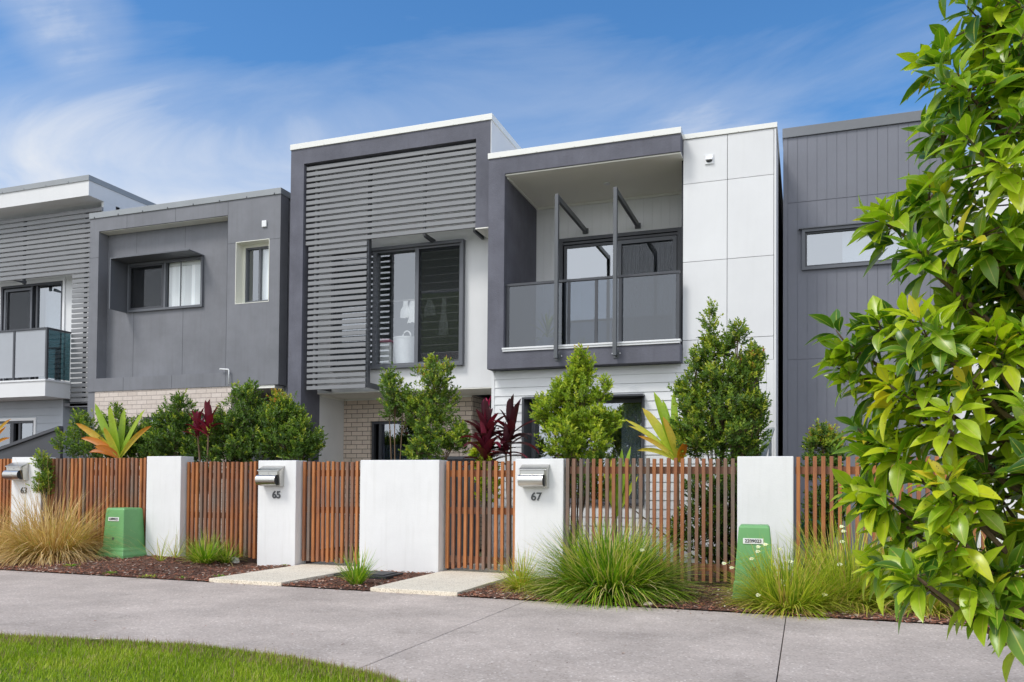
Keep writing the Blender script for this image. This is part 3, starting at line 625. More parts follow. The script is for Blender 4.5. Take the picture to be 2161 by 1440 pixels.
# potted plant on the balcony comes later
# ------------------------------------------------------------------ house 65 (middle left)
h65 = thing('townhouse', 'tall townhouse with a grey portal and horizontal slat screen over a wide laundry window', 'house', (-6.8, 12.6, 0))
A0, A1, B1, B0 = -8.74, -8.465, -5.13, -4.862
FY, WY = 12.4, 12.92
m = MB()
m.box(A0, B0-0.012, FY, WY+0.3, 6.952, 7.228)
m.box(A0, A1, FY, 13.0, 0.0, 6.952)
m.box(B1, B0-0.012, FY, WY-0.002, 5.458, 6.952)
m.build('portal_frame', M['render_grey'], h65)
m = MB(); m.box(A0-0.012, B0+0.02, FY-0.02, BACK, 7.228, 7.328); screws(m, A0, B0, FY-0.02, 7.245, 0.5); m.build('roof_fascia', M['cap_white'], h65, bevel=0.003)
wh = (-8.10, -5.56, 3.30, 5.41)
m = MB(); wall_holes(m, A1, B0-0.013, 2.885, 6.95, WY, WY+0.1, [wh]); m.box(B0-0.06, B0, WY+0.301, BACK, 3.0, 7.226); m.box(B0-0.0115, B0, FY+0.004, WY+0.300, 5.458, 7.226)
m.box(B0-0.02, B0, WY+0.1, 13.86, 2.89, 3.0)
m.box(-8.60, A1-0.001, 13.001, 13.9, 0.0, 2.885)                   # porch side wall
m.box(A0,A0+0.1,13.9,BACK,0,7.2); m.box(A0+0.1,B0-0.1,BACK-0.1,BACK,0,7.2)
m.build('white_wall', M['white'], h65)
m = MB(); m.box(A1, B0, WY+0.004, 13.86, 2.865, 2.884); so_ = m.build('porch_soffit', M['soffit'], h65)
m = MB(); m.box(A1, A1+0.03, WY+0.1, 13.84, 2.83, 2.865); m.box(A1, -5.76, 13.81, 13.84, 2.83, 2.865); build_each(m, 'cornice', M['cap_white'], so_)
m = MB(); m.box(B1, B0, FY+0.0, WY, 5.44, 5.457); m.build('portal_underside', M['soffit'], h65)
ph = (-7.875, -6.60, 0.2, 2.425)
m = MB(); wall_holes(m, A1, -5.756, 0.0, 2.865, 13.85, 13.96, [ph]); m.box(-5.80,-5.756,13.96,14.8,0,2.865); m.build('brick_wall', M['brick_tan'], h65)
m = MB(); m.box(-5.756, B0, 14.8, 14.85, 0, 2.865); m.build('side_passage_wall', M['clad_light'], h65)
# ground floor window in the porch
m = MB(); frame_rect(m, ph[0], ph[1], ph[2], ph[3], 13.90, 13.99, 0.05); m.box(ph[0]+0.14, ph[0]+0.19, 13.93, 13.98, ph[2], ph[3]-0.05); pw = m.build('porch_window', M['frame'], h65)
pane(pw, ph[0]+0.19, ph[1]-0.05, ph[2]+0.05, ph[3]-0.05, 13.95, 'glass')
room(pw, ph[0]-0.2, ph[1]+0.2, 14.0, 15.5, 0.1, 2.6, 'dark')
m = MB()
for k in range(16):
    xx_ = ph[0]+0.2+k*0.065; m.tube([(xx_,14.06+0.015*(k%2),0.3),(xx_,14.06+0.015*(k%2),1.98)], 0.034, 6, t=R.random())
m.build('curtain', paint('slate_blue_curtain', (0.10,0.115,0.15), 0.8, 0.04, 4, tintvar=0.2), pw)
# laundry window
x0, x1, z0, z1 = -8.14, -5.525, 3.268, 5.445
m = MB(); frame_rect(m, x0, x1, z0, z1, WY-0.10, WY+0.06, 0.055); wf = m.build('window_frame', M['frame_lt'], h65, bevel=0.003)
m = MB(); frame_rect(m, x0+0.06, x1-0.06, z0+0.06, z1-0.06, WY-0.05, WY+0.02, 0.03)
for px in (793, 882): 
    xm = at(px, 650, WY).x; m.box(xm-0.035, xm+0.035, WY-0.06, WY+0.02, z0+0.06, z1-0.06)
build_each(m, 'mullion', M['frame_lt'], wf)
xm1 = at(793,650,WY).x; xm2 = at(882,650,WY).x
pane(wf, x0+0.09, xm1-0.035, z0+0.09, z1-0.09, WY, 'glass'); pane(wf, xm1+0.035, xm2-0.035, z0+0.09, z1-0.09, WY+0.02, 'glass_clear')
m = MB(); zz = z0+0.12
while zz < z1-0.15:
    m.faces([(xm2+0.04,WY+0.03,zz),(x1-0.09,WY+0.03,zz),(x1-0.09,WY-0.01,zz+0.135),(xm2+0.04,WY-0.01,zz+0.135)], [(0,1,2,3)]); zz += 0.137
m.build('louvre_blades', M['glass_mir'], wf)
m = MB(); zz = z0+0.12
while zz < z1-0.1: m.box(xm2+0.04, x1-0.09, WY+0.028, WY+0.036, zz-0.004, zz+0.004); zz += 0.137
m.build('louvre_edges', M['tagwhite'], wf)
m = MB(); m.box(xm2+0.036, x1-0.09, WY-0.045, WY-0.044, z0+0.09, z1-0.09); m.build('insect_screen', M['screen'], wf)
room(wf, -8.2, -5.4, WY+0.105, 15.2, 3.15, 5.9, 'room')
# slat screen
m = MB(); ns = 39; pitch = (6.905-2.886)/(ns-0.35)
for k in range(ns):
    za = 2.886+k*pitch; zb = za+0.066
    xr_ = B1-0.004 if za > 5.44 else -7.19
    m.box(A1+0.09 if za < 5.44 else A1+0.03, xr_, 12.44, 12.475, za, zb)
scr = m.build('slat_screen', M['slat_grey'], h65, bevel=0.002)
m = MB()
m.box(A1+0.19, A1+0.235, 12.476, 12.52, 2.95, 6.9)
m.box(-6.13, -6.085, 12.476, 12.52, 5.46, 6.9); m.box(-5.20, -5.16, 12.476, 12.52, 5.46, 6.9)
build_each(m, 'upright', M['slat_grey'], scr)
m = MB(); m.box(-7.20, -7.165, 12.476, 12.57, 2.90, 6.9); m.box(-7.20, -7.165, 12.57, WY-0.01, 2.90, 2.99); m.box(-8.20,-8.16,12.52,WY-0.01,2.90,2.96)
m.prism([(12.52,5.44),(12.52,5.50),(WY-0.01,5.50),(WY-0.01,5.42)], 'x', -6.13, -6.09); m.prism([(12.52,5.44),(12.52,5.50),(WY-0.01,5.50),(WY-0.01,5.42)], 'x', -5.22, -5.18)
build_each(m, 'bracket', M['frame'], scr)
# laundry, basket inside the room
def dress(cx, y, ztop, w, h, seed):
    R2 = random.Random(seed); m = MB(); n = 10; rows = 8; vs = []; fs = []
    for j in range(rows+1):
        f = j/rows; ww = w*(0.45+0.6*f+0.08*sin(f*9+seed))
        for i in range(n+1):
            u = i/n-0.5; vs.append((cx+u*ww, y+0.03*sin(i*2.1+seed+f*3)*(0.4+f), ztop-h*f-0.02*R2.random()))
    for j in range(rows):
        for i in range(n): a = j*(n+1)+i; fs.append((a,a+1,a+n+2,a+n+1))
    m.faces(vs, fs); return m
c = at(825, 645, 13.1)
m = MB(); rl = c.z-0.02; m.tube([(-7.9,13.12,rl+0.1),(-5.4,13.12,rl+0.1)], 0.014, 6); tag(m.build('hanging_rail', M['bolt'], origin=(-6.6,13.12,rl+0.1)), 'thin pale hanging rail behind the louvred laundry window', 'rail')
zr = rl+0.09
for px, w, h, lab in ((857,0.20,0.30,'white garment bunched on the rail left of the window mullion'),(872,0.22,0.40,'white garment on the rail just behind the window mullion'),(908,0.22,0.30,'rounded white garment on the rail behind the insect screen'),(938,0.17,0.66,'long white dress hanging on the rail, rightmost of the laundry')):
    cx = at(px, 660, 13.12).x
    tag(dress(cx, 13.10, zr, w, h, px).build('hanging_garment', M['cloth'], smooth=True, origin=(cx,13.10,zr-h)), lab, 'laundry', 'laundry on the rail')
bx = at(856, 740, 13.25)
t_ = thing('laundry_basket', 'white woven laundry basket with a handle behind the middle window pane', 'basket', (bx.x,13.25,bx.z-0.30))
m = MB(); prof = [(0.0,0.17),(0.25,0.195),(0.5,0.215),(0.62,0.225)]
m.tube([(bx.x,13.25,bx.z-0.30+a*0.85) for a, b in prof], [b for a, b in prof], 20, cap=False); m.tube([(bx.x,13.25,bx.z+0.20),(bx.x,13.25,bx.z+0.225)], 0.235, 20, cap=False); m.build('basket_body', M['cloth'], t_, smooth=True)
m = MB(); m.tube([(bx.x+0.10+0.08*cos(a), 13.1, bx.z+0.22+0.10*sin(a)) for a in [pi*k/8 for k in range(9)]], 0.014, 6); m.build('handle', M['cloth'], t_, smooth=True)
bx = at(820, 745, 13.3)
t_ = thing('laundry_bin', 'pale bin with a pink lid at the left of the clear pane', 'bin', (bx.x,13.3,bx.z-0.32))
m = MB(); m.box(bx.x-0.13, bx.x+0.10, 13.2, 13.4, bx.z-0.32, bx.z+0.18); m.build('bin_body', M['cloth'], t_, bevel=0.02)
m = MB(); m.prism([(bx.x-0.14,bx.z+0.181),(bx.x+0.12,bx.z+0.181),(bx.x+0.08,bx.z+0.23),(bx.x-0.10,bx.z+0.25)], 'y', 13.19, 13.41); m.build('bin_lid', M['pink'], t_, bevel=0.01)
# ------------------------------------------------------------------ house 63
h63 = thing('townhouse', 'low charcoal townhouse with a recessed upper wall, a hooded window and pale brick below', 'house', (-11.4, 12.7, 0))
FY = 12.65; X0, X1 = -13.725, -9.127
RX0, RX1, RZ0, RZ1 = -13.49, -10.315, 3.305, 6.298
m = MB(); sw = (-10.118, -9.362, 4.585, 5.762)
wall_holes(m, X0, X1, 3.04, 6.57, FY, 12.895, [(RX0,RX1,RZ0,RZ1), sw])
wb = (-12.93, -11.08, 4.67, 5.63)
wall_holes(m, RX0-0.05, RX1+0.05, RZ0-0.05, RZ1+0.05, 12.896, 12.96, [wb])
# thin joint battens of the sheet cladding
m.build('upper_wall', M['clad_grey'], h63)
m = MB()
for px in (268, 370): 
    xx_ = at(px, 470, FY).x; m.box(xx_-0.003, xx_+0.003, FY-0.002, FY, RZ1+0.002, 6.565)
xx_ = at(478,430,FY).x
m.box(RX1+0.002, RX1+0.008, FY-0.002, FY, 3.05, 6.565)
for px in (260, 362): xx_ = at(px, 810, FY).x; m.box(xx_-0.003, xx_+0.003, FY-0.002, FY, 3.05, RZ0-0.002)
for px in (281, 385): xx_ = at(px, 730, 12.895).x; m.box(xx_-0.003, xx_+0.003, 12.894, 12.896, RZ0, wb[2]-0.02)
for px in (289, 391): xx_ = at(px, 500, 12.895).x; m.box(xx_-0.003, xx_+0.003, 12.894, 12.896, 5.85, RZ1)
zz = at(500, 513, FY).z; m.box(RX1+0.008, sw[0], FY-0.002, FY, zz-0.003, zz+0.003); m.box(sw[1], X1-0.002, FY-0.002, FY, zz-0.003, zz+0.003)
zz = at(196, 545, FY).z; m.box(X0+0.002, RX0-0.002, FY-0.002, FY, zz-0.003, zz+0.003)
build_each(m, 'sheet_joint', M['frame'], h63)
m = MB(); m.box(RX0+0.002, RX1-0.002, FY+0.03, 12.893, RZ1-0.012, RZ1-0.002); m.build('recess_soffit', M['cream'], h63)
m = MB(); m.box(X0-0.014, X1+0.014, FY-0.02, 12.93, 6.57, 6.685); m.box(X0-0.014, X1+0.10, 12.931, BACK, 6.57, 6.68)
R3 = random.Random(3); x = X0+0.3
m.build('roof_fascia', M['cap_grey'], h63, bevel=0.004)
m = MB(); x = X0+0.12
while x < X1: m.box(x, x+0.02, FY-0.026, FY-0.0205, 6.572, 6.60); x += 0.62
build_each(m, 'fascia_clip', M['frame'], h63)
# left/right bodies behind the face
m = MB(); m.box(X0, X0+0.1, 12.97, BACK, 0, 6.56); m.box(-9.22, -9.0, 12.94, BACK, 0.0, 6.56); m.box(X0+0.1,-9.3,BACK-0.1,BACK,0,6.5); m.box(-9.20, -8.76, 12.95, 13.05, 0, 2.98); m.box(X0, X0+0.19, FY+0.02, 12.9, 0, 3.035)
m.build('side_walls', M['clad_grey'], h63)
bh = (-12.30, -10.60, 1.0, 2.50)
m = MB(); wall_holes(m, X0+0.19, -10.19, 0.0, 3.037, FY+0.015, FY+0.12, [bh]); m.box(-10.30,-10.19,FY+0.12,15.5,0.0,3.037); m.build('brick_wall', M['brick_pale'], h63)
m = MB(); m.box(-10.19, -9.22, 12.67, 15.6, 2.98, 3.037); m.build('porch_soffit', M['soffit'], h63)
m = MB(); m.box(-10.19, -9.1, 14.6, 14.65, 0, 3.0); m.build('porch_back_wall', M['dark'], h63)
m = MB(); frame_rect(m, bh[0], bh[1], bh[2], bh[3], FY+0.05, FY+0.12, 0.05); m.box(-11.5,-11.45,FY+0.05,FY+0.12,bh[2],bh[3]); bw_ = m.build('lower_window', M['frame'], h63)
pane(bw_, bh[0]+0.05, bh[1]-0.05, bh[2]+0.05, bh[3]-0.05, FY+0.09, 'glass'); room(bw_, bh[0]-0.2, bh[1]+0.1, FY+0.13, 14.5, 0.5, 2.8, 'dark')
# hooded window
hy = 12.46; hL = at(232, 544, hy); hB = at(231, 652, hy)
m = MB(); m.box(hL.x, -11.057, hy, 12.894, 5.645, 5.668); m.box(hL.x, hL.x+0.022, hy, 12.894, hB.z, 5.645); m.build('window_hood', M['frame_lt'], h63)
m = MB(); frame_rect(m, wb[0], wb[1]+0.02, wb[2]-0.02, wb[3]+0.005, 12.85, 12.93, 0.045); xm = at(350,600,12.9).x
m.box(xm-0.025, xm+0.025, 12.86, 12.93, wb[2]+0.02, wb[3]-0.04); wf = m.build('window_frame', M['frame_lt'], h63)
m = MB(); frame_rect(m, wb[0]+0.05, xm-0.03, wb[2]+0.03, wb[3]-0.05, 12.855, 12.88, 0.03); m.build('sash_frame', M['frame'], wf)
pane(wf, wb[0]+0.05, xm-0.025, wb[2]+0.03, wb[3]-0.04, 12.90, 'glass'); m = MB(); xc_ = xm+(wb[1]-xm)*0.40; m.box(xc_-0.010, xc_+0.010, 12.895, 12.909, wb[2]+0.03, wb[3]-0.04); m.build('glazing_bar', M['frame_lt'], wf)
pane(wf, xm+0.025, wb[1]-0.03, wb[2]+0.03, wb[3]-0.04, 12.91, 'glass_bare')
m = MB(); m.box(wb[0]+0.08, xm-0.06, 12.865, 12.866, wb[2]+0.06, wb[3]-0.08); m.build('insect_screen', M['screen'], wf)
m = MB(); x = xm+0.03
while x < wb[1]: m.faces([(x,12.955,wb[2]),(x+0.085,12.985,wb[2]),(x+0.085,12.985,wb[3]-0.10),(x,12.955,wb[3]-0.10)], [(0,1,2,3)], R3.random()); x += 0.08
m.box(xm, wb[1], 12.99, 12.995, wb[2], wb[3]-0.02, 0.9); m.build('vertical_blind', M['blind'], wf)
room(wf, wb[0]-0.1, wb[1]+0.1, 13.05, 15, wb[2]-0.2, 6.0, 'dark')
# small window with cream reveal
m = MB(); a, b, c_, d_ = sw
m.box(a, a+0.012, FY-0.004, 12.89, c_, d_); m.box(a+0.012, b-0.012, FY-0.004, 12.89, d_-0.012, d_); m.box(b-0.012, b, FY-0.004, 12.89, c_, d_); m.box(a+0.012, b-0.012, FY-0.004, 12.89, c_, c_+0.012)
frame_rect(m, a+0.012, b-0.012, c_+0.012, d_-0.012, 12.85, 12.95, 0.05); rv = m.build('window_reveal', M['cream'], h63)
m = MB(); frame_rect(m, a+0.065, b-0.065, c_+0.065, d_-0.065, 12.86, 12.93, 0.03); m.box((a+b)/2-0.02, (a+b)/2+0.02, 12.865, 12.925, c_+0.095, d_-0.095); wf = m.build('window_frame', M['frame_lt'], h63)
pane(wf, a+0.095, (a+b)/2-0.02, c_+0.095, d_-0.095, 12.90, 'glass'); pane(wf, (a+b)/2+0.02, b-0.095, c_+0.095, d_-0.095, 12.905, 'glass_clear')
m = MB(); m.box((a+b)/2-0.02, b-0.02, 12.97, 12.975, c_, d_, 0.8); m.build('blind', M['blind'], wf)
room(wf, a-0.02, b+0.02, 13.0, 14.5, c_-0.2, d_+0.1, 'dark')
p = at(559, 473, FY); m = MB(); m.box(p.x-0.05, p.x+0.05, FY-0.03, FY, p.z-0.06, p.z+0.06); m.build('exhaust_vent', M['pvc'], h63, bevel=0.006)
m = MB(); q0 = at(464,779,FY-0.05); q1 = at(482,780,FY-0.05); q2 = at(481,812,FY-0.05)
m.tube([q0, q1, Vector((q1.x+0.012,q1.y,q1.z-0.02)), Vector((q1.x+0.012,q1.y,q2.z))], 0.014, 8); m.build('drain_pipe', M['pvc'], h63, smooth=True)
m = MB(); m.tube([(-8.765,12.9,0),(-8.765,12.9,6.4)], 0.012, 6); m.build('corner_flashing', M['frame_white'], h63)
# ------------------------------------------------------------------ house 61 (far left)
h61 = thing('townhouse', 'light grey townhouse at far left with an overhanging flat roof, balcony and grey slat screen', 'house', (-16.5, 13.0, 0))
XR61 = -13.75
m = MB(); m.box(-21, XR61, 12.62, BACK, 7.06, 7.365); m.build('roof_box', M['white'], h61)
m = MB(); m.box(-21.02, XR61+0.015, 12.60, BACK+0.02, 7.366, 7.475); x = -20.5
while x < XR61: m.box(x, x+0.02, 12.592, 12.5995, 7.368, 7.40); x += 0.62
m.build('roof_fascia', M['cap_grey'], h61)
WY = 13.32; dr = (-17.01, -15.17, 3.32, 5.585)
m = MB(); wall_holes(m, -21, XR61, 2.9, 7.058, WY, WY+0.1, [(-17.0,-15.18,3.3,5.58)]); m.box(XR61-0.06, XR61, 13.0, BACK, 0, 7.058); m.build('upper_wall', M['white'], h61)
m = MB(); frame_rect(m, dr[0]-0.06, dr[1]+0.06, dr[2]-0.1, dr[3]+0.06, WY-0.03, WY+0.02, 0.06); dfr = m.build('door_trim', M['frame_white'], h61)
m = MB(); frame_rect(m, dr[0], dr[1], dr[2]-0.02, dr[3], WY-0.025, WY+0.06, 0.05); m.box(-16.12,-16.06,WY-0.01,WY+0.05,3.35,5.53); m.box(-15.98,-15.93,WY+0.0,WY+0.06,3.35,5.53); sd_ = m.build('sliding_door', M['frame'], h61)
m = MB(); frame_rect(m, -16.9, -16.06, 3.36, 5.50, WY-0.03, WY-0.005, 0.05); m.build('screen_door_frame', M['frame_lt'], sd_)
pane(sd_, -16.95, -16.1, 3.36, 5.53, WY+0.02, 'glass'); pane(sd_, -15.93, -15.22, 3.36, 5.53, WY+0.03, 'glass_mir')
m = MB(); m.box(-16.85,-16.11,WY-0.018,WY-0.017,3.4,5.45); m.build('insect_screen', M['screen'], sd_)
room(sd_, -17.2, -15.0, WY+0.11, 15.5, 3.2, 5.9, 'dark')
m = MB(); m.box(-15.9,-15.2,13.5,13.51,3.3,5.5); m.build('blind', M['blind'], sd_)
# slat screen
m = MB(); pitch = 0.1045; zt = 6.93; k = 0
while zt-k*pitch > 2.80:
    zb = zt-k*pitch; xl = -21 if zb > 5.60 else -14.53
    m.box(xl, XR61+0.0, 12.96, 12.995, zb-0.072, zb); k += 1
s61 = m.build('slat_screen', M['slat_grey'], h61)
m = MB()
for xx_ in (-14.24,-16.0,-17.8): m.box(xx_, xx_+0.05, 12.996, 13.04, 2.9 if xx_ > -15 else 5.5, 6.93)
m.prism([(12.7,5.50),(12.99,5.56),(12.99,5.50)], 'x', -15.92, -15.86)
build_each(m, 'upright', M['frame'], s61)
# balcony
bR, bF = -14.512, 12.35
m = MB(); m.box(-19.5, bR, bF, 12.955, 2.952, 3.262); m.box(-19.5,-14.54,12.956,WY,2.96,3.262); m.build('balcony_slab', M['white'], h61)
m = MB(); m.box(-19.5, bR+0.02, bF-0.02, 12.956, 3.263, 3.297); m.build('slab_capping', M['frame_white'], h61)
m = MB(); m.box(-19.5, bR-0.0, bF+0.02, bF+0.07, 4.325, 4.36); m.box(bR-0.05, bR, bF+0.07, 12.955, 4.325, 4.36)
for xx_ in (-15.46,-16.5,-17.6): m.box(xx_, xx_+0.045, bF+0.025, bF+0.065, 3.297, 4.325)
m.box(bR-0.05, bR-0.005, bF+0.022, bF+0.066, 3.297, 4.325)
b61 = m.build('balustrade', M['frame'], h61)
for a, b in ((-15.41,bR-0.06),(-16.45,-15.47)): pane(b61, a, b, 3.36, 4.32, bF+0.04, 'glass_frost')
m = MB(); m.box(bR-0.03, bR-0.022, bF+0.08, 12.95, 3.33, 4.32); m.build('side_glass', glass('green_tinted_glass', (0.22,0.34,0.36), 0.10), b61)
# lower wall
cp = at(133, 880, 12.97)
lwin = (-17.0, at(78,882,12.97).x, 1.3, 2.58)
m = MB(); boards_x(m, -19.5, cp.x-0.04, 0.1, 2.95, 12.97, 0.165, [lwin]); wall_holes(m, -19.5, cp.x, 0.0, 2.951, 12.972, 13.05, [lwin]); 
boards_y(m, cp.x, 13.0, 14.9, 0.1, 2.95, 0.165); m.box(cp.x-0.05, cp.x, 13.05, 14.95, 0, 2.951); m.box(cp.x-0.035, cp.x+0.018, 12.95, 13.0, 0.0, 2.951)
m.build('lower_weatherboards', M['clad_light'], h61)
m = MB(); m.box(cp.x-0.0, XR61, 12.96, WY, 2.80, 2.86); m.build('underside', M['clad_grey'], h61)
m = MB(); frame_rect(m, lwin[0], lwin[1], lwin[2], lwin[3], 12.94, 13.0, 0.06); lt = m.build('lower_window_trim', M['frame_white'], h61)
m = MB(); frame_rect(m, lwin[0]+0.06, lwin[1]-0.06, lwin[2]+0.06, lwin[3]-0.06, 12.96, 13.02, 0.05); xq = at(25,920,12.97).x; m.box(xq-0.05, xq+0.05, 12.965, 13.02, lwin[2]+0.1, lwin[3]-0.1); xq2 = at(40,920,12.97).x; m.box(xq2-0.03, xq2+0.03, 12.98, 13.03, lwin[2]+0.1, lwin[3]-0.1); lf = m.build('lower_window_frame', M['frame'], lt)
pane(lt, lwin[0]+0.11, xq-0.05, lwin[2]+0.1, lwin[3]-0.1, 13.0, 'glass'); pane(lt, xq2+0.03, lwin[1]-0.11, lwin[2]+0.1, lwin[3]-0.1, 13.0, 'glass_mir')
room(lt, -17.2, cp.x-0.4, 13.06, 15.5, 1.0, 2.7, 'dark')
# ------------------------------------------------------------------ house 69 (right)
h69 = thing('townhouse', 'grey townhouse at right clad in vertical grooved boards with one slot window', 'house', (1.5, 13.7, 0))
FY = 13.6; XL = -0.328; XGR = 2.02
wh = (0.0, 1.55, 4.68, 5.24)
m = MB(); wall_holes(m, XL, XGR, 0, 6.775, FY+0.008, FY+0.1, [wh]); x = XL+0.07
m.box(XL, XL+0.066, FY-0.006, FY+0.008, 0, 6.775)
rows = [(0.0,3.228),(3.238,5.724),(5.734,6.773)]
while x < XGR:
    for a, b in rows:
        xa, xb = x+0.002, min(x+0.1425, XGR)
        if xb > wh[0] and xa < wh[1] and a < wh[3] and b > wh[2]:
            m.box(xa, xb, FY, FY+0.008, a, wh[2]); m.box(xa, xb, FY, FY+0.008, wh[3], b)
        else: m.box(xa, xb, FY, FY+0.008, a, b)
    x += 0.145
m.box(XL, XL+0.1, FY+0.1, BACK, 0, 6.77); m.box(XL+0.1, 6, BACK-0.1, BACK, 0, 6.7)
m.build('grooved_wall', M['clad_grey2'], h69)
m = MB(); m.box(XL-0.012, XGR+0.3, FY-0.03, BACK, 6.776, 6.93); m.build('roof_fascia', M['cap_dark'], h69, bevel=0.004)
m = MB(); m.box(XGR+0.002, 7.0, FY+0.2, FY+0.3, 0, 6.2); m.build('white_side_wing', M['white'], h69)
m = MB(); frame_rect(m, wh[0]-0.045, wh[1]+0.045, wh[2]-0.045, wh[3]+0.04, FY-0.05, FY+0.03, 0.045); m.box(wh[0]-0.10, wh[1]+0.1, FY-0.08, FY, wh[3]+0.04, wh[3]+0.055); wf = m.build('window_frame', M['frame_lt'], h69)
m = MB(); frame_rect(m, wh[0], wh[1], wh[2], wh[3], FY-0.01, FY+0.05, 0.03); m.build('window_sash', M['frame'], wf)
pane(wf, wh[0]+0.03, wh[1]-0.03, wh[2]+0.03, wh[3]-0.03, FY+0.02, 'glass_mir'); room(wf, wh[0]-0.1, wh[1]+0.1, FY+0.12, 15.5, wh[2]-0.3, wh[3]+0.4, 'room')
m = MB(); m.box(wh[0]+0.55, wh[1], FY+0.14, FY+0.145, wh[2], wh[3]); m.build('blind', M['blind'], wf)
# ------------------------------------------------------------------ street fence
FT = 1.545
def pier(x0, x1, th, zt, zb, label):
    t_ = thing('masonry_pier', label, 'wall', ((x0+x1)/2, 10.0, zb), 'white rendered piers of the street fence')
    m = MB(); m.box(x0, x1, 10.0, 10.0+th, zb-0.1, zt); m.build('rendered_body', M['masonry'], t_, bevel=0.008)
    return t_
pA = pier(-12.46, -11.80, 0.28, 1.615, 0.0, 'white rendered pier numbered 63 beside the dry grass')
pB = pier(-9.61, -8.95, 0.28, 1.615, 0.0, 'blank white rendered pier behind the thin iris, right of a green utility cover')
pC = pier(-7.54, -6.89, 0.28, FT, 0.0, 'white rendered pier numbered 65')
pD = pier(-5.84, -4.63, 0.28, FT, 0.0, 'widest blank white rendered wall between the two timber gates')
pE = pier(-3.545, -2.895, 0.28, 1.556, 0.0, 'white rendered pier numbered 67 behind the big green grass')
pF = pier(-0.755, -0.126, 0.28, 1.573, 0.0, 'blank white rendered pier behind the green utility cover and cream irises')
pG = pier(at(2085,1000,10).x, at(2085,1000,10).x+0.65, 0.28, 1.573, 0.0, 'blank white rendered pier glimpsed behind the big-leaved tree')
def text_mesh(s, size, depth, mat, parent, x, y, z, name, bold=0.0):
    cu = bpy.data.curves.new('t', 'FONT'); cu.body = s; cu.size = size; cu.extrude = depth; cu.align_x = 'CENTER'; cu.align_y = 'CENTER'; cu.offset = bold
    ob = bpy.data.objects.new('t', cu); COL.objects.link(ob); bpy.context.view_layer.update()
    dg = bpy.context.evaluated_depsgraph_get(); me = bpy.data.meshes.new_from_object(ob.evaluated_get(dg)); bpy.data.objects.remove(ob)
    o = bpy.data.objects.new(name, me); COL.objects.link(o); me.materials.clear(); me.materials.append(mat); o.parent = parent
    o3 = Vector((0,0,0)); p = parent
    while p is not None: o3 = o3 + p.location; p = p.parent
    o.location = Vector((x,y,z))-o3; o.rotation_euler = (pi/2,0,0); return o
for pr_, s, px, py, b in ((pA,'63',51,1036,0.0),(pC,'65',584,1045,0.0035),(pE,'67',1132,1049,0.002)):
    q = at(px, py, 10.0); text_mesh(s, 0.145, 0.006, M['numeral'], pr_, q.x, 9.992, q.z, 'house_number', b)
def slat_fence(x0, x1, zt, zb, name, label, cat, yf=10.10, pitch=0.082, seed=1, rails=(0.17,0.62,1.22), tint=(0.5,0.3), post=False, railpos='behind'):
    R2 = random.Random(seed); t_ = thing(name, label, cat, ((x0+x1)/2, yf, 0), 'timber batten panels of the street fence')
    m = MB(); n = max(1, round((x1-x0)/pitch)); p = (x1-x0)/n
    for k in range(n):
        xc = x0+p*(k+0.5); w = 0.042+R2.uniform(-0.003,0.003)
        tl = R2.uniform(-0.006,0.004); zz = zt+R2.uniform(-0.006,0.006); z2 = zb+R2.uniform(-0.012,0.012)
        tn = min(1, max(0, R2.gauss(*tint))); jy = R2.uniform(-0.004,0.004)
        m.faces([(xc-w/2,yf+jy,z2),(xc+w/2,yf+jy,z2),(xc+w/2,yf+0.042,z2),(xc-w/2,yf+0.042,z2),(xc-w/2+tl,yf+jy,zz),(xc+w/2+tl,yf+jy,zz),(xc+w/2+tl,yf+0.042,zz),(xc-w/2+tl,yf+0.042,zz)],
                [(0,3,2,1),(4,5,6,7),(0,1,5,4),(1,2,6,5),(2,3,7,6),(3,0,4,7)], tn)
    m.build('battens', M['timber'], t_, bevel=0.002)
    for r in rails:
        m = MB(); m.box(x0+0.01, x1-0.01, yf+0.046, yf+0.085, zb+r-0.045, zb+r+0.045, R2.uniform(0.3,0.7)); m.build('rail', M['timber'], t_)
    return t_
slat_fence(-14.2, -12.47, 1.59, 0.14, 'batten_fence', 'timber batten fence panel left of pier 63, cut off by the view edge', 'fence', seed=2, tint=(0.6,0.22))
slat_fence(-11.79, -9.62, 1.595, 0.14, 'batten_fence', 'timber batten fence panel behind the dry straw grass', 'fence', seed=3, tint=(0.62,0.26))
slat_fence(-8.94, -7.55, 1.53, 0.10, 'batten_fence', 'dark red timber batten fence panel between a blank pier and pier 65', 'fence', seed=4, tint=(0.50,0.26))
slat_fence(-6.88, -5.85, 1.53, 0.085, 'batten_gate', 'orange timber batten gate between pier 65 and the wide white wall', 'gate', yf=10.13, seed=5, tint=(0.58,0.34), rails=(0.12,0.75,1.28))
slat_fence(-4.61, -3.555, 1.53, 0.085, 'batten_gate', 'timber batten gate between the wide white wall and pier 67, with open gaps', 'gate', yf=10.13, seed=6, pitch=0.088, tint=(0.50,0.34), rails=(0.12,0.78,1.28))
slat_fence(-2.885, -0.765, 1.555, 0.07, 'batten_fence', 'weathered brown batten fence panel behind the big green strap grass', 'fence', yf=10.02, seed=7, pitch=0.0835, tint=(0.32,0.30), rails=(0.17,1.34))
slat_fence(-0.116, 2.22, 1.57, 0.07, 'batten_fence', 'red orange batten fence panel at right, partly hidden by the big-leaved tree', 'fence', yf=10.02, seed=9, pitch=0.089, tint=(0.62,0.15), rails=(0.17,1.34))
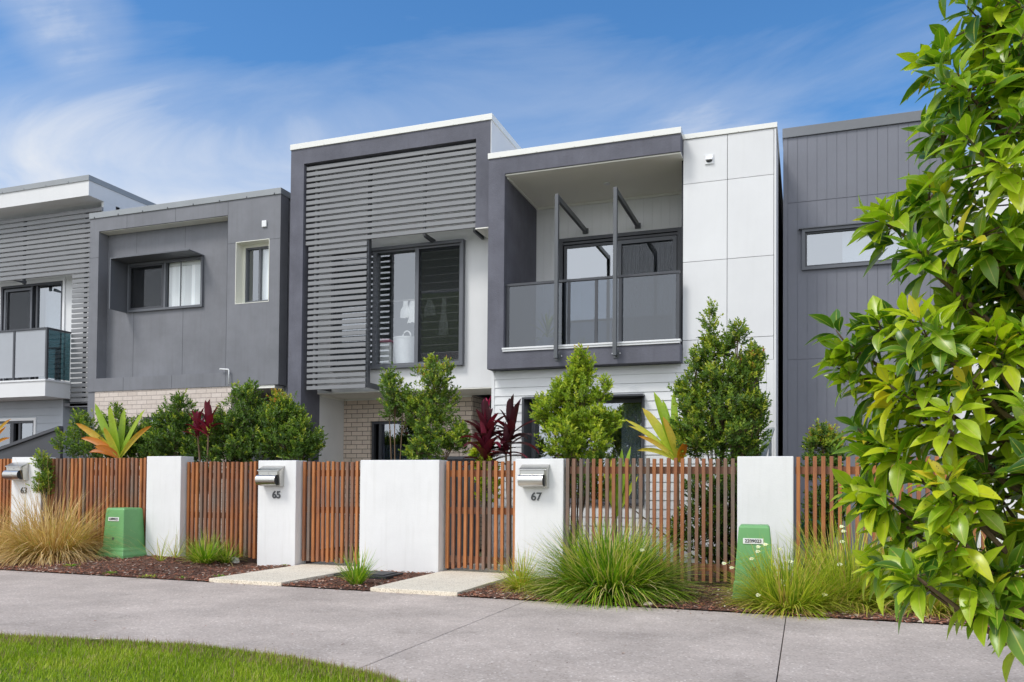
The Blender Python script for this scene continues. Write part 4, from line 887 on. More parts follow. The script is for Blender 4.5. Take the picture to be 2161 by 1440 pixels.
# ------------------------------------------------------------------ letterboxes
def letterbox(px, py, label, Y=10.0):
    c = at(px, py, Y); x, z = c.x, c.z; W_, H_ = 0.36, 0.29
    t_ = thing('letterbox', label, 'letterbox', (x, Y, z-H_/2), 'stainless letterboxes on the numbered piers')
    m = MB(); m.prism([(Y-0.002,z-H_/2),(Y-0.10,z-H_/2+0.01),(Y-0.125,z+H_/2-0.07),(Y-0.002,z+H_/2)], 'x', x-W_/2, x+W_/2); m.build('housing', M['steel'], t_, bevel=0.004)
    m = MB(); m.prism([(Y-0.002,z+H_/2+0.002),(Y-0.002,z+H_/2+0.012),(Y-0.145,z+H_/2-0.055),(Y-0.145,z+H_/2-0.068)], 'x', x-W_/2-0.006, x+W_/2+0.006); m.build('lid', M['steel'], t_, bevel=0.002)
    yd = Y-0.128
    m = MB(); m.box(x-W_/2+0.012, x+W_/2-0.03, yd, yd+0.02, z+0.02, z+0.075); d = m.build('access_door', M['steel'], t_)
    m = MB(); m.tube([(x-0.01,yd-0.008,z+0.052),(x-0.01,yd,z+0.052)], 0.010, 12); m.build('lock', M['bolt'], d)
    m = MB(); r = 0.078; zc = z-0.05; yc = Y-0.115
    arc = [(yc-r*sin(a), zc+r*cos(a)) for a in [pi*k/12 for k in range(13)]]
    x0, x1 = x-W_/2-0.004, x+W_/2-0.035
    vs = [(x0,a,b) for a, b in arc]+[(x1,a,b) for a, b in arc]
    m.faces(vs, [(i,i+1,14+i,13+i) for i in range(12)])
    m.build('newspaper_roll', M['steel'], t_, smooth=True)
    m = MB(); m.faces([(x1-0.003,a,b) for a, b in [(yc-(r-0.002)*sin(q), zc+(r-0.002)*cos(q)) for q in [pi*k/12 for k in range(13)]]], [tuple(range(13))]); m.build('roll_opening', M['black'], t_)
    return t_
letterbox(44, 996, 'stainless letterbox fixed to the pier numbered 63')
letterbox(578, 1006, 'stainless letterbox above the bold number 65')
letterbox(1131, 1006, 'stainless letterbox above the number 67')
# ------------------------------------------------------------------ green utility covers
def pitbox(cx, cy, rot, H_, wt, wb, label, text, z0=0.0, base=True):
    t_ = thing('utility_cover', label, 'utility box', (cx, cy, z0), 'green utility pillars in the garden bed')
    def ring(w, z): 
        out = []; r = 0.03
        for sx, sy in ((1,1),(-1,1),(-1,-1),(1,-1)):
            out.append((sx*w/2, sy*w/2, z))
        return out
    m = MB(); levels = [(wb,0.2 if base else 0.0),(wb*0.985,H_*0.4),(wt*1.02,H_-0.03),(wt*0.93,H_)]
    vs = []; fs = []
    for w, z in levels: vs += ring(w, z)
    for i in range(len(levels)-1):
        for k in range(4): fs.append((i*4+k, i*4+(k+1)%4, (i+1)*4+(k+1)%4, (i+1)*4+k))
    fs.append((len(vs)-4,len(vs)-3,len(vs)-2,len(vs)-1))
    rm = Matrix.Rotation(rot, 3, 'Z'); C_ = Vector((cx,cy,z0))
    m.faces([C_+rm@Vector(v) for v in vs], fs); m.build('cover_shell', M['pit_green'], t_, bevel=0.014)
    if base:
        m = MB(); vs = []; fs = []; sk = 1.36 if cx < -5 else 1.12; lv = [(wb*sk,-0.05),(wb*(sk-0.03),0.09),(wb*(sk*0.55+0.45),0.145),(wb*(sk*0.5+0.5),0.175),(wb*1.02,0.20)]
        for w, z in lv: vs += ring(w, z)
        for i in range(len(lv)-1):
            for k in range(4): fs.append((i*4+k, i*4+(k+1)%4, (i+1)*4+(k+1)%4, (i+1)*4+k))
        fs.append((len(vs)-4,len(vs)-3,len(vs)-2,len(vs)-1))
        m.faces([C_+rm@Vector(v) for v in vs], fs); m.build('base_skirt', M['pit_green'], t_, bevel=0.01)
    zl = H_*0.42; yl = -wb*0.985/2
    m = MB(); m.faces([C_+rm@Vector(v) for v in ((-0.018,yl-0.006,zl-0.018),(0.018,yl-0.006,zl-0.018),(0.018,yl-0.006,zl+0.018),(-0.018,yl-0.006,zl+0.018),(-0.018,yl+0.01,zl-0.018),(0.018,yl+0.01,zl-0.018),(0.018,yl+0.01,zl+0.018),(-0.018,yl+0.01,zl+0.018))],
            [(0,1,2,3),(0,4,5,1),(1,5,6,2),(2,6,7,3),(3,7,4,0)]); m.build('lock', M['frame'], t_)
    # label plate on the front face (local -Y)
    lx, lz = -0.01, H_-0.17
    wz = wb*0.985+(wt*1.02-wb*0.985)*((lz-H_*0.4)/(H_*0.6-0.03))
    m = MB(); yv = -wz/2-0.006
    P_ = [Vector((lx-0.105,yv-0.004,lz-0.029)),Vector((lx+0.105,yv-0.004,lz-0.029)),Vector((lx+0.105,yv+0.004,lz+0.029)),Vector((lx-0.105,yv+0.004,lz+0.029))]
    Q_ = [p+Vector((0,0.008,0)) for p in P_]
    m.faces([C_+rm@p for p in P_+Q_], [(0,1,2,3),(0,4,5,1),(1,5,6,2),(2,6,7,3),(3,7,4,0)])
    lb = m.build('number_label', M['tagwhite'], t_)
    o = text_mesh(text, 0.050, 0.001, M['ink'], lb, 0, 0, 0, 'label_text', 0.0008)
    o.location = rm@Vector((lx,yv-0.0035,lz)); o.rotation_euler = (pi/2-0.10,0,rot)
    return t_
g1 = gnd(262, 1190, 0.03)
pitbox(-9.86, 9.83, radians(-2), 0.80, 0.36, 0.42, 'bright green utility cover with a wide skirt beside the dry grass', '2209022', 0.02)
pitbox(-0.52, 9.32, radians(2), 0.80, 0.315, 0.40, 'green utility cover labelled 2209023 behind the cream flowered iris', '2209023', 0.0, True)
# ------------------------------------------------------------------ small things in the beds
t_ = thing('meter_box', 'low black irrigation box lid sunk in the mulch in front of the wide white wall', 'meter box', (-5.25,9.35,0.0))
m = MB(); m.box(-5.72,-4.95,9.15,9.62,-0.05,0.055); m.build('box_rim', M['black'], t_, bevel=0.012)
m = MB(); m.box(-5.66,-5.01,9.20,9.57,0.0555,0.066); m.build('lid', M['black'], t_, bevel=0.004)
def rock(cx, cy, r, label, mat='stone', seed=1, name='stone', flat=0.7):
    R2 = random.Random(seed); m = MB(); vs = []; fs = []; n, k_ = 9, 5
    z0 = bedz(cx,cy)
    for j in range(k_+1):
        ph_ = pi*j/k_
        for i in range(n):
            rr = r*(1+R2.uniform(-0.22,0.22)); vs.append((cx+rr*sin(ph_)*cos(2*pi*i/n), cy+rr*sin(ph_)*sin(2*pi*i/n), z0+r*0.35+rr*flat*cos(ph_)))
    for j in range(k_):
        for i in range(n): fs.append((j*n+i,(j+1)*n+i,(j+1)*n+(i+1)%n,j*n+(i+1)%n))
    m.faces(vs, fs); return tag(m.build(name, M[mat], origin=(cx,cy,z0)), label, 'stone')
q = gnd(497, 1187, 0.04); rock(q.x, q.y, 0.065, 'small pointed white stone left of pier 65', seed=4, flat=1.0)
q = gnd(1368, 1277, 0.02); rock(q.x, q.y, 0.045, 'small red brown stone at the path edge below the big green grass', 'brick_tan', 6, flat=0.5)
# raked dark screen at far left and grey stair rail at the right porch, dark side fence
m = MB(); a = at(-30,962,11.2); b = at(128,906,11.2); lo = at(128,985,11.2)
m.prism([(a.x,a.z),(b.x,b.z),(b.x,0.0),(a.x,0.0)], 'y', 11.2, 11.26); t_ = thing('raked_screen', 'charcoal screen with a sloping top rail behind the number 63 pier', 'fence', (-13,11.2,0)); m.build('screen_panel', M['colorbond'], t_)
m = MB(); m.bar((a.x,11.21,a.z+0.03),(b.x,11.21,b.z+0.03),0.10,0.055); m.build('top_rail', M['colorbond'], t_)
t_ = thing('stair_rail', 'weathered grey sloping stair rail beside the right porch of the white house', 'handrail', (-0.6,11.6,0))
p0 = at(1596,1000,11.0); p1 = at(1627,905,12.2)
m = MB(); m.bar(p0, p1, 0.10, 0.04); m.build('handrail', M['stair'], t_, bevel=0.004)
m = MB(); m.prism([(p0.y,0),(p1.y,0),(p1.y,p1.z-0.05),(p0.y,p0.z-0.05)], 'x', p1.x-0.01, p1.x+0.01); m.build('side_panel', M['stair'], t_)
t_ = thing('side_fence', 'charcoal steel side fence between the two middle townhouses', 'fence', (-4.95,11.4,0))
m = MB(); a = at(925,925,11.9); m.box(-5.9,-4.86,12.0,12.03,0,1.62)
for k in range(7): m.box(-5.88+k*0.15,-5.86+k*0.15,11.985,12.0,0,1.58)
m.build('fence_sheet', M['colorbond'], t_)
m = MB(); m.box(-5.92,-4.86,11.97,12.04,1.62,1.67); m.build('top_rail', M['colorbond'], t_)
t_ = thing('water_tank', 'dark grey rounded tank half hidden behind the hedge at the charcoal house porch', 'tank', (-9.9,13.3,0))
q = at(545, 865, 13.3)
m = MB(); m.tube([(q.x,13.3,0),(q.x,13.3,q.z-0.05),(q.x,13.3,q.z)], [0.28,0.28,0.22], 20); m.build('tank_body', M['cap_dark'], t_, smooth=False)
q = at(1712,1125,10.5); m = MB()
for k in range(3): m.tube([(q.x+0.13*cos(a)+0.01*k, 10.5+0.03*k, q.z+0.16*sin(a)) for a in [2*pi*j/18 for j in range(19)]], 0.009, 6, cap=False)
m.tube([(q.x+0.13,10.5,q.z),(q.x+0.16,10.5,q.z-0.3),(q.x+0.1,10.5,0.05)],0.009,6); tag(m.build('garden_hose', M['hose'], origin=(q.x,10.5,q.z)), 'coiled green garden hose behind the red orange battens', 'hose')
# ------------------------------------------------------------------ plants
def lf(m, p, d, n, L, w, t):      # small folded leaf
    d = d.normalized(); s_ = d.cross(n)
    if s_.length < 1e-4: s_ = d.cross(Vector((1,0,0)))
    s_.normalize(); up = s_.cross(d)
    mid = p+d*L*0.5
    m.faces([p, mid+s_*w/2+up*w*0.18, p+d*L, mid-s_*w/2+up*w*0.18], [(0,1,2),(0,2,3)], t)
def rv(R2): return Vector((R2.gauss(0,1),R2.gauss(0,1),R2.gauss(0,1))).normalized()
def shrub(label, Y, blobs, nsp, mat='lf_shrub', seed=1, leaf=0.036, tip=0.1, base=0.3, name='shrub', cat='shrub', flush=0.0, zmin=0.02, group=None):
    R2 = random.Random(seed); m = MB(); st = MB()
    B = []
    for b in blobs:
        px, py, rx, ry = b[:4]; c = at(px, py, Y+(b[4] if len(b) > 4 else 0)); k = pxm(c.y, px)
        B.append((c, rx*k*1.02, ry*k*1.0, b[5] if len(b) > 5 else 0.0))
    bx_ = sum(b[0].x for b in B[:3])/len(B[:3]); root = Vector((bx_, Y, 0.0))
    t_ = thing(name, label, cat, root, group)
    leaf *= 1.30
    B0_ = list(B)
    for c, rx, rz, fl in B0_:          # side shoots and spires break the outline
        for _ in range(5 if min(rx,rz) > 0.12 else 1):
            v = rv(R2); v.z = abs(v.z)*0.9+0.05 if R2.random() < 0.75 else v.z; q = R2.uniform(0.8,1.12)
            B.append((c+Vector((v.x*rx*q, v.y*rx*q*0.8, v.z*rz*q)), R2.uniform(0.035,0.075), R2.uniform(0.07,0.17), fl+R2.uniform(0,0.28)))
    nz = Vector((seed*3.7, seed*1.3, 0))
    cum = []; acc = 0
    for b in B: acc += b[1]*b[2]*min(b[1],b[2])**0.25; cum.append(acc)
    idx = list(range(len(B)))
    def pick(R_): return R_.choices(idx, cum_weights=cum)[0]
    for _ in range(int(nsp*2.9)):
        c, rx, rz, fl = B[pick(R2)]; v = rv(R2); rad = R2.random()**0.42
        ry_ = min(rx, rz)*1.0 if min(rx,rz) > 0.12 else max(rx,rz)*0.6
        p = c+Vector((v.x*rx*rad, v.y*ry_*rad, v.z*rz*rad))
        if p.z < zmin or (rx > 0.1 and noise.noise(p*4.6+nz) < -0.09 and rad > 0.30): continue
        d = (Vector((v.x,v.y,v.z*0.6))*0.7+Vector((0,0,0.75))+rv(R2)*0.45).normalized()
        L = R2.uniform(0.06,0.13); isnew = R2.random() < (tip+fl)*(0.4+rad)
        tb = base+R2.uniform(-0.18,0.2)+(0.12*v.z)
        st.faces([p-d*0.02+Vector((0.002,0,0)), p-d*0.02-Vector((0.002,0,0)), p+d*L], [(0,1,2)])
        nl = R2.randint(7,10)
        for k in range(nl):
            f = (k+0.5)/nl; a = k*2.4+R2.uniform(-0.3,0.3); q = p+d*L*f
            o = Vector((cos(a),sin(a),0)); o = (o-d*o.dot(d)).normalized()
            ld = (o*(1.05-0.55*f)+d*(0.35+0.6*f)+rv(R2)*0.2).normalized()
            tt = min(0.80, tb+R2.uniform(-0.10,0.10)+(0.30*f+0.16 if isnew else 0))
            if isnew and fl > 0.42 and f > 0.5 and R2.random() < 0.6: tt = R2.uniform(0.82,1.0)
            lf(m, q, ld, d, leaf*R2.uniform(0.75,1.2), leaf*R2.uniform(0.48,0.62), min(1,max(0,tt)))
    # a few real stems from the ground into the blobs
    for c, rx, rz, fl in B0_:
        p0 = root+Vector((R2.uniform(-0.05,0.05),R2.uniform(-0.05,0.05),0))
        mid = (p0+c)/2+Vector((R2.uniform(-0.05,0.05),0,0)); top = c+Vector((0,0,rz*0.7))
        st.tube([p0, mid, c, top], [0.014,0.010,0.007,0.003], 5)
        for _k in range(3):
            e_ = c+Vector((R2.uniform(-0.6,0.6)*rx,R2.uniform(-0.4,0.4)*rx,R2.uniform(-0.2,0.7)*rz)); st.tube([mid*0.3+c*0.7, e_], [0.006,0.002], 4)
    m.build('foliage', M[mat], t_); st.build('stems', M['twig'], t_); return t_
shrub('loose dark shrub under the orange leaves at the left end of the hedge', 10.85, [(150,935,34,32),(185,915,28,28),(250,930,52,34),(210,950,75,28),(285,925,25,42),(245,890,20,22),(170,890,10,24)], 620, seed=21, base=0.32)
shrub('low filler shrub between the orange-leaved plant and the red cordyline', 11.0, [(310,935,44,36),(340,915,30,38),(425,935,46,40),(462,915,34,40),(290,950,44,30),(400,905,30,30)], 760, seed=35, base=0.30)
shrub('conical dark shrub in front of the pale brick wall', 10.9, [(370,935,62,45),(375,885,36,48),(368,850,14,26),(345,960,45,50),(420,955,30,35)], 720, seed=22, base=0.28)
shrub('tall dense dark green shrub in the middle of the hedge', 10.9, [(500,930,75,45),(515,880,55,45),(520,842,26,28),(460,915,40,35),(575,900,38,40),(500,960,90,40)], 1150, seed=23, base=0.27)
shrub('shrub with orange shoots at the right end of the hedge', 10.9, [(600,920,52,44),(645,930,32,36),(586,862,14,32,0,0.6),(612,878,22,22),(625,950,50,35),(620,900,16,34),(597,850,8,14,0,0.7)], 760, seed=24, base=0.33)
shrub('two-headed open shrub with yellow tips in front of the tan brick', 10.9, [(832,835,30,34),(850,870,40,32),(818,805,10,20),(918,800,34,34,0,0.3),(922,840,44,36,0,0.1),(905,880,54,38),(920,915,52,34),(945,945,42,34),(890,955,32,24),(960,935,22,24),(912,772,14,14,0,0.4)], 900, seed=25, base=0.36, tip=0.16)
shrub('rounded yellow-green shrub in front of the lower window', 10.8, [(1212,935,78,40),(1205,890,68,40),(1215,845,42,40),(1216,806,20,28),(1224,772,9,20,0,0.3),(1240,790,8,22),(1262,900,30,34),(1268,835,14,16),(1165,880,34,40),(1278,815,6,10),(1230,765,28,8,0,0.3)], 1250, 'lf_shrub_y', 26, base=0.36, tip=0.22)
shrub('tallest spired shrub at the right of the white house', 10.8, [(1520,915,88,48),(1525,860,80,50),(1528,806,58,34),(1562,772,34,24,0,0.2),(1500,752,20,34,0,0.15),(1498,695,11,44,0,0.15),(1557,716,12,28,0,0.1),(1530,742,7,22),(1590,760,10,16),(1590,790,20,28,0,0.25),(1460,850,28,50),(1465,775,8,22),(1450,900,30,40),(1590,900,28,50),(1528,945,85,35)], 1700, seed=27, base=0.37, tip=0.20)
shrub('small shrub with reddish tips behind the right batten fence', 10.9, [(1735,950,32,26,0,0.3),(1735,990,36,40),(1738,1060,34,50),(1740,925,12,18,0,0.5),(1735,1130,30,40)], 560, seed=28, base=0.26)
shrub('low dark shrub behind the brown batten fence', 10.7, [(1520,1040,70,50),(1500,1120,80,60),(1590,1090,40,60),(1270,1020,50,50),(1540,1180,60,30)], 900, seed=29, base=0.28)
shrub('green creeper climbing the edge of the pier numbered 63', 10.0, [(92,985,10,16),(96,1012,12,22),(90,1035,10,16)], 95, seed=30, base=0.5, leaf=0.03, name='creeper', cat='climber', zmin=0.1)
shrub('low yellow-green seedling behind the second timber gate', 10.7, [(1020,985,26,14),(1010,965,10,8),(1030,1030,14,40)], 80, 'lf_shrub_y', 31, leaf=0.055, base=0.6, name='seedling', cat='plant')
# broad / strap leaves
def strap(m, p, d, L, w, droop, t, n=6, fold=0.25, tipt=None, prof='lance', side=None, wob=None):
    d = d.normalized(); pts = [p.copy()]; ds = [d.copy()]
    for i in range(n):
        d = (d+Vector((0,0,-droop/n*(0.4+1.2*i/n)))).normalized()
        if wob: d = (d+Vector((wob.gauss(0,0.07),wob.gauss(0,0.07),wob.gauss(0,0.04)))).normalized()
        pts.append(pts[-1]+d*L/n); ds.append(d)
    s_ = side if side is not None else ds[0].cross(Vector((0,0,1)))
    if s_.length < 1e-3: s_ = Vector((1,0,0))
    s_.normalize(); vs = []
    for i, q in enumerate(pts):
        f = i/n
        if prof == 'lance': ww = w*(0.16+0.84*sin(pi*min(1,f*0.86+0.10))**0.8) if f < 1 else 0.0
        else: ww = w*(1-f**2.2)
        up = s_.cross(ds[i]).normalized()*fold*ww
        vs += [q-s_*ww/2+up, q, q+s_*ww/2+up]
    fs = []
    for i in range(n):
        a = i*3; fs += [(a,a+1,a+4,a+3),(a+1,a+2,a+5,a+4)]
    b = len(m.v); m.v.extend([tuple(v) for v in vs])
    for i, f_ in enumerate(fs):
        m.f.append(tuple(b+k for k in f_)); ff = (i//2)/n
        m.t.append(t if tipt is None else t+(tipt-t)*ff)
def rosette(label, name, mat, crowns, seed, L=0.45, w=0.09, nl=16, tints=(0.0,0.6), tiptint=None, stem='twig', cat='plant', group=None, tilt=(10,75), droop=(0.3,1.2)):
    R2 = random.Random(seed); m = MB(); st = MB(); c0 = crowns[0]
    t_ = thing(name, label, cat, (c0[0].x, c0[0].y, 0), group)
    for c, sc in [(q[0], q[1]) for q in crowns]:
        st.tube([(c0[0].x+R2.uniform(-0.04,0.04),c0[0].y,0), c-Vector((0,0,0.25*sc)), c], [0.018,0.014,0.009], 6)
        for k in range(nl):
            a = k*2.4+R2.uniform(-0.3,0.3); f = k/nl; tl = radians(tilt[0]+(tilt[1]-tilt[0])*f+R2.uniform(-8,8))
            d = Vector((cos(a)*sin(tl), sin(a)*sin(tl), cos(tl)))
            tn = R2.uniform(*tints)+0.0
            strap(m, c-Vector((0,0,0.30*sc*f)), d, L*sc*R2.uniform(0.8,1.15), w*sc*R2.uniform(0.8,1.15), R2.uniform(*droop)*(0.5+f), min(1,max(0,tn)), 7, 0.22, tipt=tiptint(R2) if tiptint else None)
    m.build('leaves', M[mat], t_, smooth=True); st.build('stems', M[stem], t_); return t_
rosette('dark crimson cordyline with a bright pink new shoot, left of the pair', 'cordyline', 'lf_red', [(at(1028,905,10.7),1.0),(at(1025,945,10.6),0.9)], 41, L=0.44, w=0.125, nl=22, tints=(0.1,0.7), group='dark red cordylines by the gate')
m = MB(); R2 = random.Random(3); c = at(1028,885,10.68)
for k in range(5): strap(m, c, Vector((R2.uniform(-0.25,0.25),R2.uniform(-0.2,0.2),1)), R2.uniform(0.28,0.38), 0.05, 0.1, 0.93, 6, 0.3)
o = m.build('pink_shoot', M['lf_red'], bpy.data.objects['cordyline'], smooth=True)
rosette('dark maroon cordyline with drooping leaves in front of the dark window surround', 'cordyline', 'lf_red', [(at(1078,900,10.75),0.95),(at(1068,935,10.65),0.7)], 42, L=0.46, w=0.12, nl=18, tints=(0.0,0.5), tiptint=lambda R: R.choice([0.1,0.3,0.98]), group='dark red cordylines by the gate', tilt=(8,95))
rosette('red cordyline poking above the hedge in front of the pale brick', 'cordyline', 'lf_red', [(at(440,893,10.55),0.85),(at(418,900,10.6),0.7)], 43, L=0.44, w=0.115, nl=13, tints=(0.55,0.85), tilt=(8,55))
def ti(label, seed, base, leaves):
    # leaves: (tip px,py, width, tint, tipt)
    R2 = random.Random(seed); t_ = thing('cordyline', label, 'plant', (base.x, base.y, 0)); m = MB(); st = MB()
    st.tube([(base.x,base.y,0), base], [0.02,0.013], 6)
    for px, py, dy, w, tn, tt, dr in leaves:
        tip = at(px, py, base.y+dy); v = tip-base; L = v.length*1.06
        d = (v.normalized()+Vector((0,0,dr*0.55))).normalized()
        side = None
        strap(m, base, d, L, w*1.25, dr, tn, 9, 0.22, tipt=tt, side=(lambda q: q+Vector((0,R2.uniform(-0.5,0.5),0)))(v.normalized().cross(Vector((0.15,-1,0.25))).normalized()))
    m.build('leaves', M['lf_ti'], t_, smooth=True); st.build('stem', M['twig'], t_); return t_
ti('large-leaved plant with lime green and burnt orange leaves above the left hedge', 51, at(252,968,10.5), [(203,858,0,0.13,0.25,0.4,0.1),(232,862,-0.1,0.11,0.3,0.5,0.2),(304,870,0.05,0.10,0.3,0.5,0.15),(262,868,0.1,0.09,0.3,0.45,0.1),(162,900,-0.1,0.10,0.6,0.85,0.5),(172,930,-0.15,0.09,0.85,0.9,0.8),(188,960,-0.2,0.08,0.85,0.95,0.9),(220,905,-0.2,0.10,0.5,0.8,0.4),(318,905,-0.1,0.07,0.6,0.9,0.6),(200,945,-0.25,0.09,0.9,0.85,0.9)])
ti('lime green plant with yellowing drooping leaves right of the lower window', 52, at(1432,975,10.7), [(1382,835,0,0.11,0.25,0.45,0.1),(1422,835,0.05,0.09,0.3,0.4,0.05),(1358,868,-0.05,0.11,0.4,0.75,0.3),(1322,893,-0.1,0.05,0.45,0.7,0.5),(1328,905,-0.15,0.045,0.5,0.72,0.6),(1348,925,-0.2,0.05,0.6,0.85,0.6),(1400,885,-0.1,0.09,0.6,0.8,0.3),(1345,958,-0.2,0.05,0.55,0.75,0.9),(1448,935,-0.2,0.09,0.8,0.98,0.6),(1455,870,0.1,0.08,0.25,0.35,0.1),(1400,850,0.1,0.08,0.25,0.4,0.1)])
ti('orange leaves reaching into view at the far left edge', 53, at(-35,960,10.7), [(22,890,-0.1,0.06,0.6,0.85,0.6),(20,930,-0.1,0.05,0.7,0.9,0.6),(-10,880,0,0.07,0.5,0.8,0.2),(12,905,0,0.05,0.85,0.85,0.4)])
ti('low green plant seen through the brown battens near its left end', 54, at(1300,1090,10.5), [(1312,955,0,0.07,0.3,0.35,0.05),(1330,950,0,0.06,0.3,0.4,0.1),(1275,1000,0,0.06,0.4,0.6,0.3),(1345,1010,0,0.06,0.4,0.6,0.3),(1330,985,0.1,0.07,0.2,0.4,0.1),(1290,975,0,0.05,0.5,0.7,0.1)])
# grass clumps
def clump(label, name, x, y, n, mat, seed, L=(0.4,0.8), w=0.006, tilt=(2,65), droop=(0.4,1.6), tint=(0.0,0.85), rbase=0.08, kind='grass', z=None, spread=-0.25, seedheads=0, flowers=(), group=None, skew=(0,0), cat='grass clump', dry=0.12):
    R2 = random.Random(seed); z = bedz(x,y) if z is None else z
    t_ = thing(name, label, cat, (x,y,z), group); m = MB()
    for k in range(n):
        a = R2.uniform(0,2*pi); f = R2.random()**0.52; tl = radians(tilt[0]+(tilt[1]-tilt[0])*f); r = rbase*sqrt(R2.random())
        d = Vector((cos(a)*sin(tl)+skew[0], sin(a)*sin(tl)+skew[1], cos(tl)))
        Lk = R2.uniform(*L)*(1+spread*f); tn = R2.uniform(*tint)
        if R2.random() < dry: tn = R2.uniform(0.9,1.0)
        elif f > 0.8: tn = min(1, tn+0.12)
        p = Vector((x+cos(a)*r, y+sin(a)*r, z))
        strap(m, p, d, Lk, w*R2.uniform(0.7,1.3), R2.uniform(*droop)*(0.3+f), tn, 6, 0.12, tipt=min(1,tn+R2.uniform(0.0,0.35)), prof='blade', wob=R2)
    m.build('blades', M[mat], t_)
    if seedheads:
        m = MB()
        for k in range(seedheads):
            a = R2.uniform(0,2*pi); tl = radians(R2.uniform(5,48)); d = Vector((cos(a)*sin(tl), sin(a)*sin(tl)*0.6, cos(tl))); L_ = R2.uniform(*L)*1.35
            p = Vector((x,y,z)); q1 = p+d*L_*0.5; q2 = p+d*L_+Vector((0,0,-0.06)); m.tube([p,q1,q2],[0.0022,0.0018,0.001],3, t=R2.uniform(0.5,0.7))
            for j in range(5):
                u = q2-(q2-q1)*0.09*j; lf(m, u, rv(R2)+d, Vector((0,0,1)), 0.016, 0.006, R2.uniform(0.1,0.4))
        m.build('seed_stalks', M['grass_dry'], t_)
    for (px, py, yy_) in flowers:
        c = at(px, py, yy_); m = MB(); m.tube([(x+R2.uniform(-0.1,0.1),y+R2.uniform(-0.05,0.05),z+0.1), (c+Vector((x,y,z+0.6)))/2+Vector((0,0,0.02)), c], [0.003,0.0025,0.002], 4)
        so2 = m.build('flower_stalk', M['grass_olive'], t_); m = MB()
        nrm = (Vector((0,0,EYE))-c).normalized()*0.6+Vector((0,0,0.8)); nrm.normalize(); u = nrm.cross(Vector((0,0,1))).normalized(); v = u.cross(nrm)
        for j in range(6):
            an = j*pi/3+R2.uniform(-0.1,0.1); dd = u*cos(an)+v*sin(an)+nrm*0.15; lf(m, c, dd, nrm, 0.032 if j%2 else 0.026, 0.026, R2.uniform(0.4,1.0))
        for j in range(3):
            an = j*2*pi/3+0.5; dd = u*cos(an)+v*sin(an)+nrm*1.1; lf(m, c, dd, nrm, 0.014, 0.008, 0.0)
        m.build('flower', M['petal'], t_)
    return t_
def gp(px, py, z=0.02): q = gnd(px, py, z); return q.x, q.y
# left big dry grasses
x, y = gp(165,1178); clump('huge dry straw grass mound left of the green utility cover', 'straw_grass', x+0.05, 9.25, 2800, 'grass_dry', 61, (0.6,1.3), 0.011, (0,88), (0.9,2.4), (0.05,0.95), 0.32, seedheads=30, dry=0.05, spread=-0.05)
clump('second dry straw grass mound beside the number 63 pier', 'straw_grass', at(75,1100,9.5).x, 9.45, 1300, 'grass_dry', 62, (0.55,1.15), 0.010, (0,86), (0.8,2.4), (0.05,0.8), 0.26, seedheads=8, dry=0.0)
clump('straw grass at the far left edge with green strap leaves', 'straw_grass', at(-15,1130,9.4).x, 9.4, 900, 'grass_dry', 63, (0.5,1.1), 0.010, (0,80), (0.6,2.0), (0.3,1.0), 0.15, seedheads=4)
x, y = gp(42,1188); clump('small bright green iris tuft in front of the straw grass', 'strap_tuft', x, y+0.05, 38, 'grass_green', 64, (0.28,0.50), 0.013, (4,55), (0.2,0.9), (0.3,0.8), 0.035)
x, y = gp(105,1175); clump('dark green strap tuft under the straw grass', 'strap_tuft', x, y+0.1, 45, 'grass_green', 65, (0.25,0.42), 0.010, (4,60), (0.3,1.0), (0.1,0.6), 0.05)
x, y = gp(5,1165); clump('green strap tuft at the left edge of the bed', 'strap_tuft', x, y+0.1, 60, 'grass_green', 66, (0.3,0.55), 0.010, (4,60), (0.3,1.0), (0.1,0.6), 0.06)
x, y = gp(338,1192); clump('sparse thin iris leaning right beside the green utility cover', 'strap_tuft', x, y, 22, 'grass_olive', 67, (0.35,0.62), 0.010, (5,62), (0.1,0.5), (0.2,0.7), 0.03)
x, y = gp(365,1188); clump('thin spidery iris in front of the blank pier', 'strap_tuft', x, y+0.05, 34, 'grass_olive', 68, (0.3,0.62), 0.007, (5,60), (0.1,0.6), (0.1,0.7), 0.05, seedheads=3)
x, y = gp(425,1194); clump('lush green strap grass in front of the dark red battens', 'strap_tuft', x, y+0.05, 420, 'grass_green', 69, (0.32,0.60), 0.012, (2,62), (0.3,1.1), (0.15,0.75), 0.12)
x, y = gp(465,1192); clump('smaller green strap grass right of the lush one, left of the white stone', 'strap_tuft', x, y+0.12, 170, 'grass_green', 70, (0.3,0.55), 0.011, (2,62), (0.3,1.1), (0.15,0.8), 0.08)
x, y = gp(752,1232); clump('upright green strap grass in front of the wide white wall', 'strap_tuft', x, y, 170, 'grass_green', 71, (0.30,0.60), 0.013, (1,48), (0.15,1.0), (0.2,0.75), 0.07)
x, y = gp(1098,1245); clump('small yellow-green grass tuft below the number 67', 'strap_tuft', x, y+0.05, 460, 'grass_olive', 72, (0.36,0.66), 0.009, (2,70), (0.4,1.4), (0.2,0.85), 0.06)
x, y = gp(1272,1262); clump('huge green strap grass in front of the brown battens', 'strap_grass', x, y+0.36, 4600, 'grass_green', 73, (0.50,0.96), 0.0170, (0,96), (0.2,1.7), (0.0,0.9), 0.36, dry=0.15, spread=0.10, flowers=[(1355,1162,8.5)])
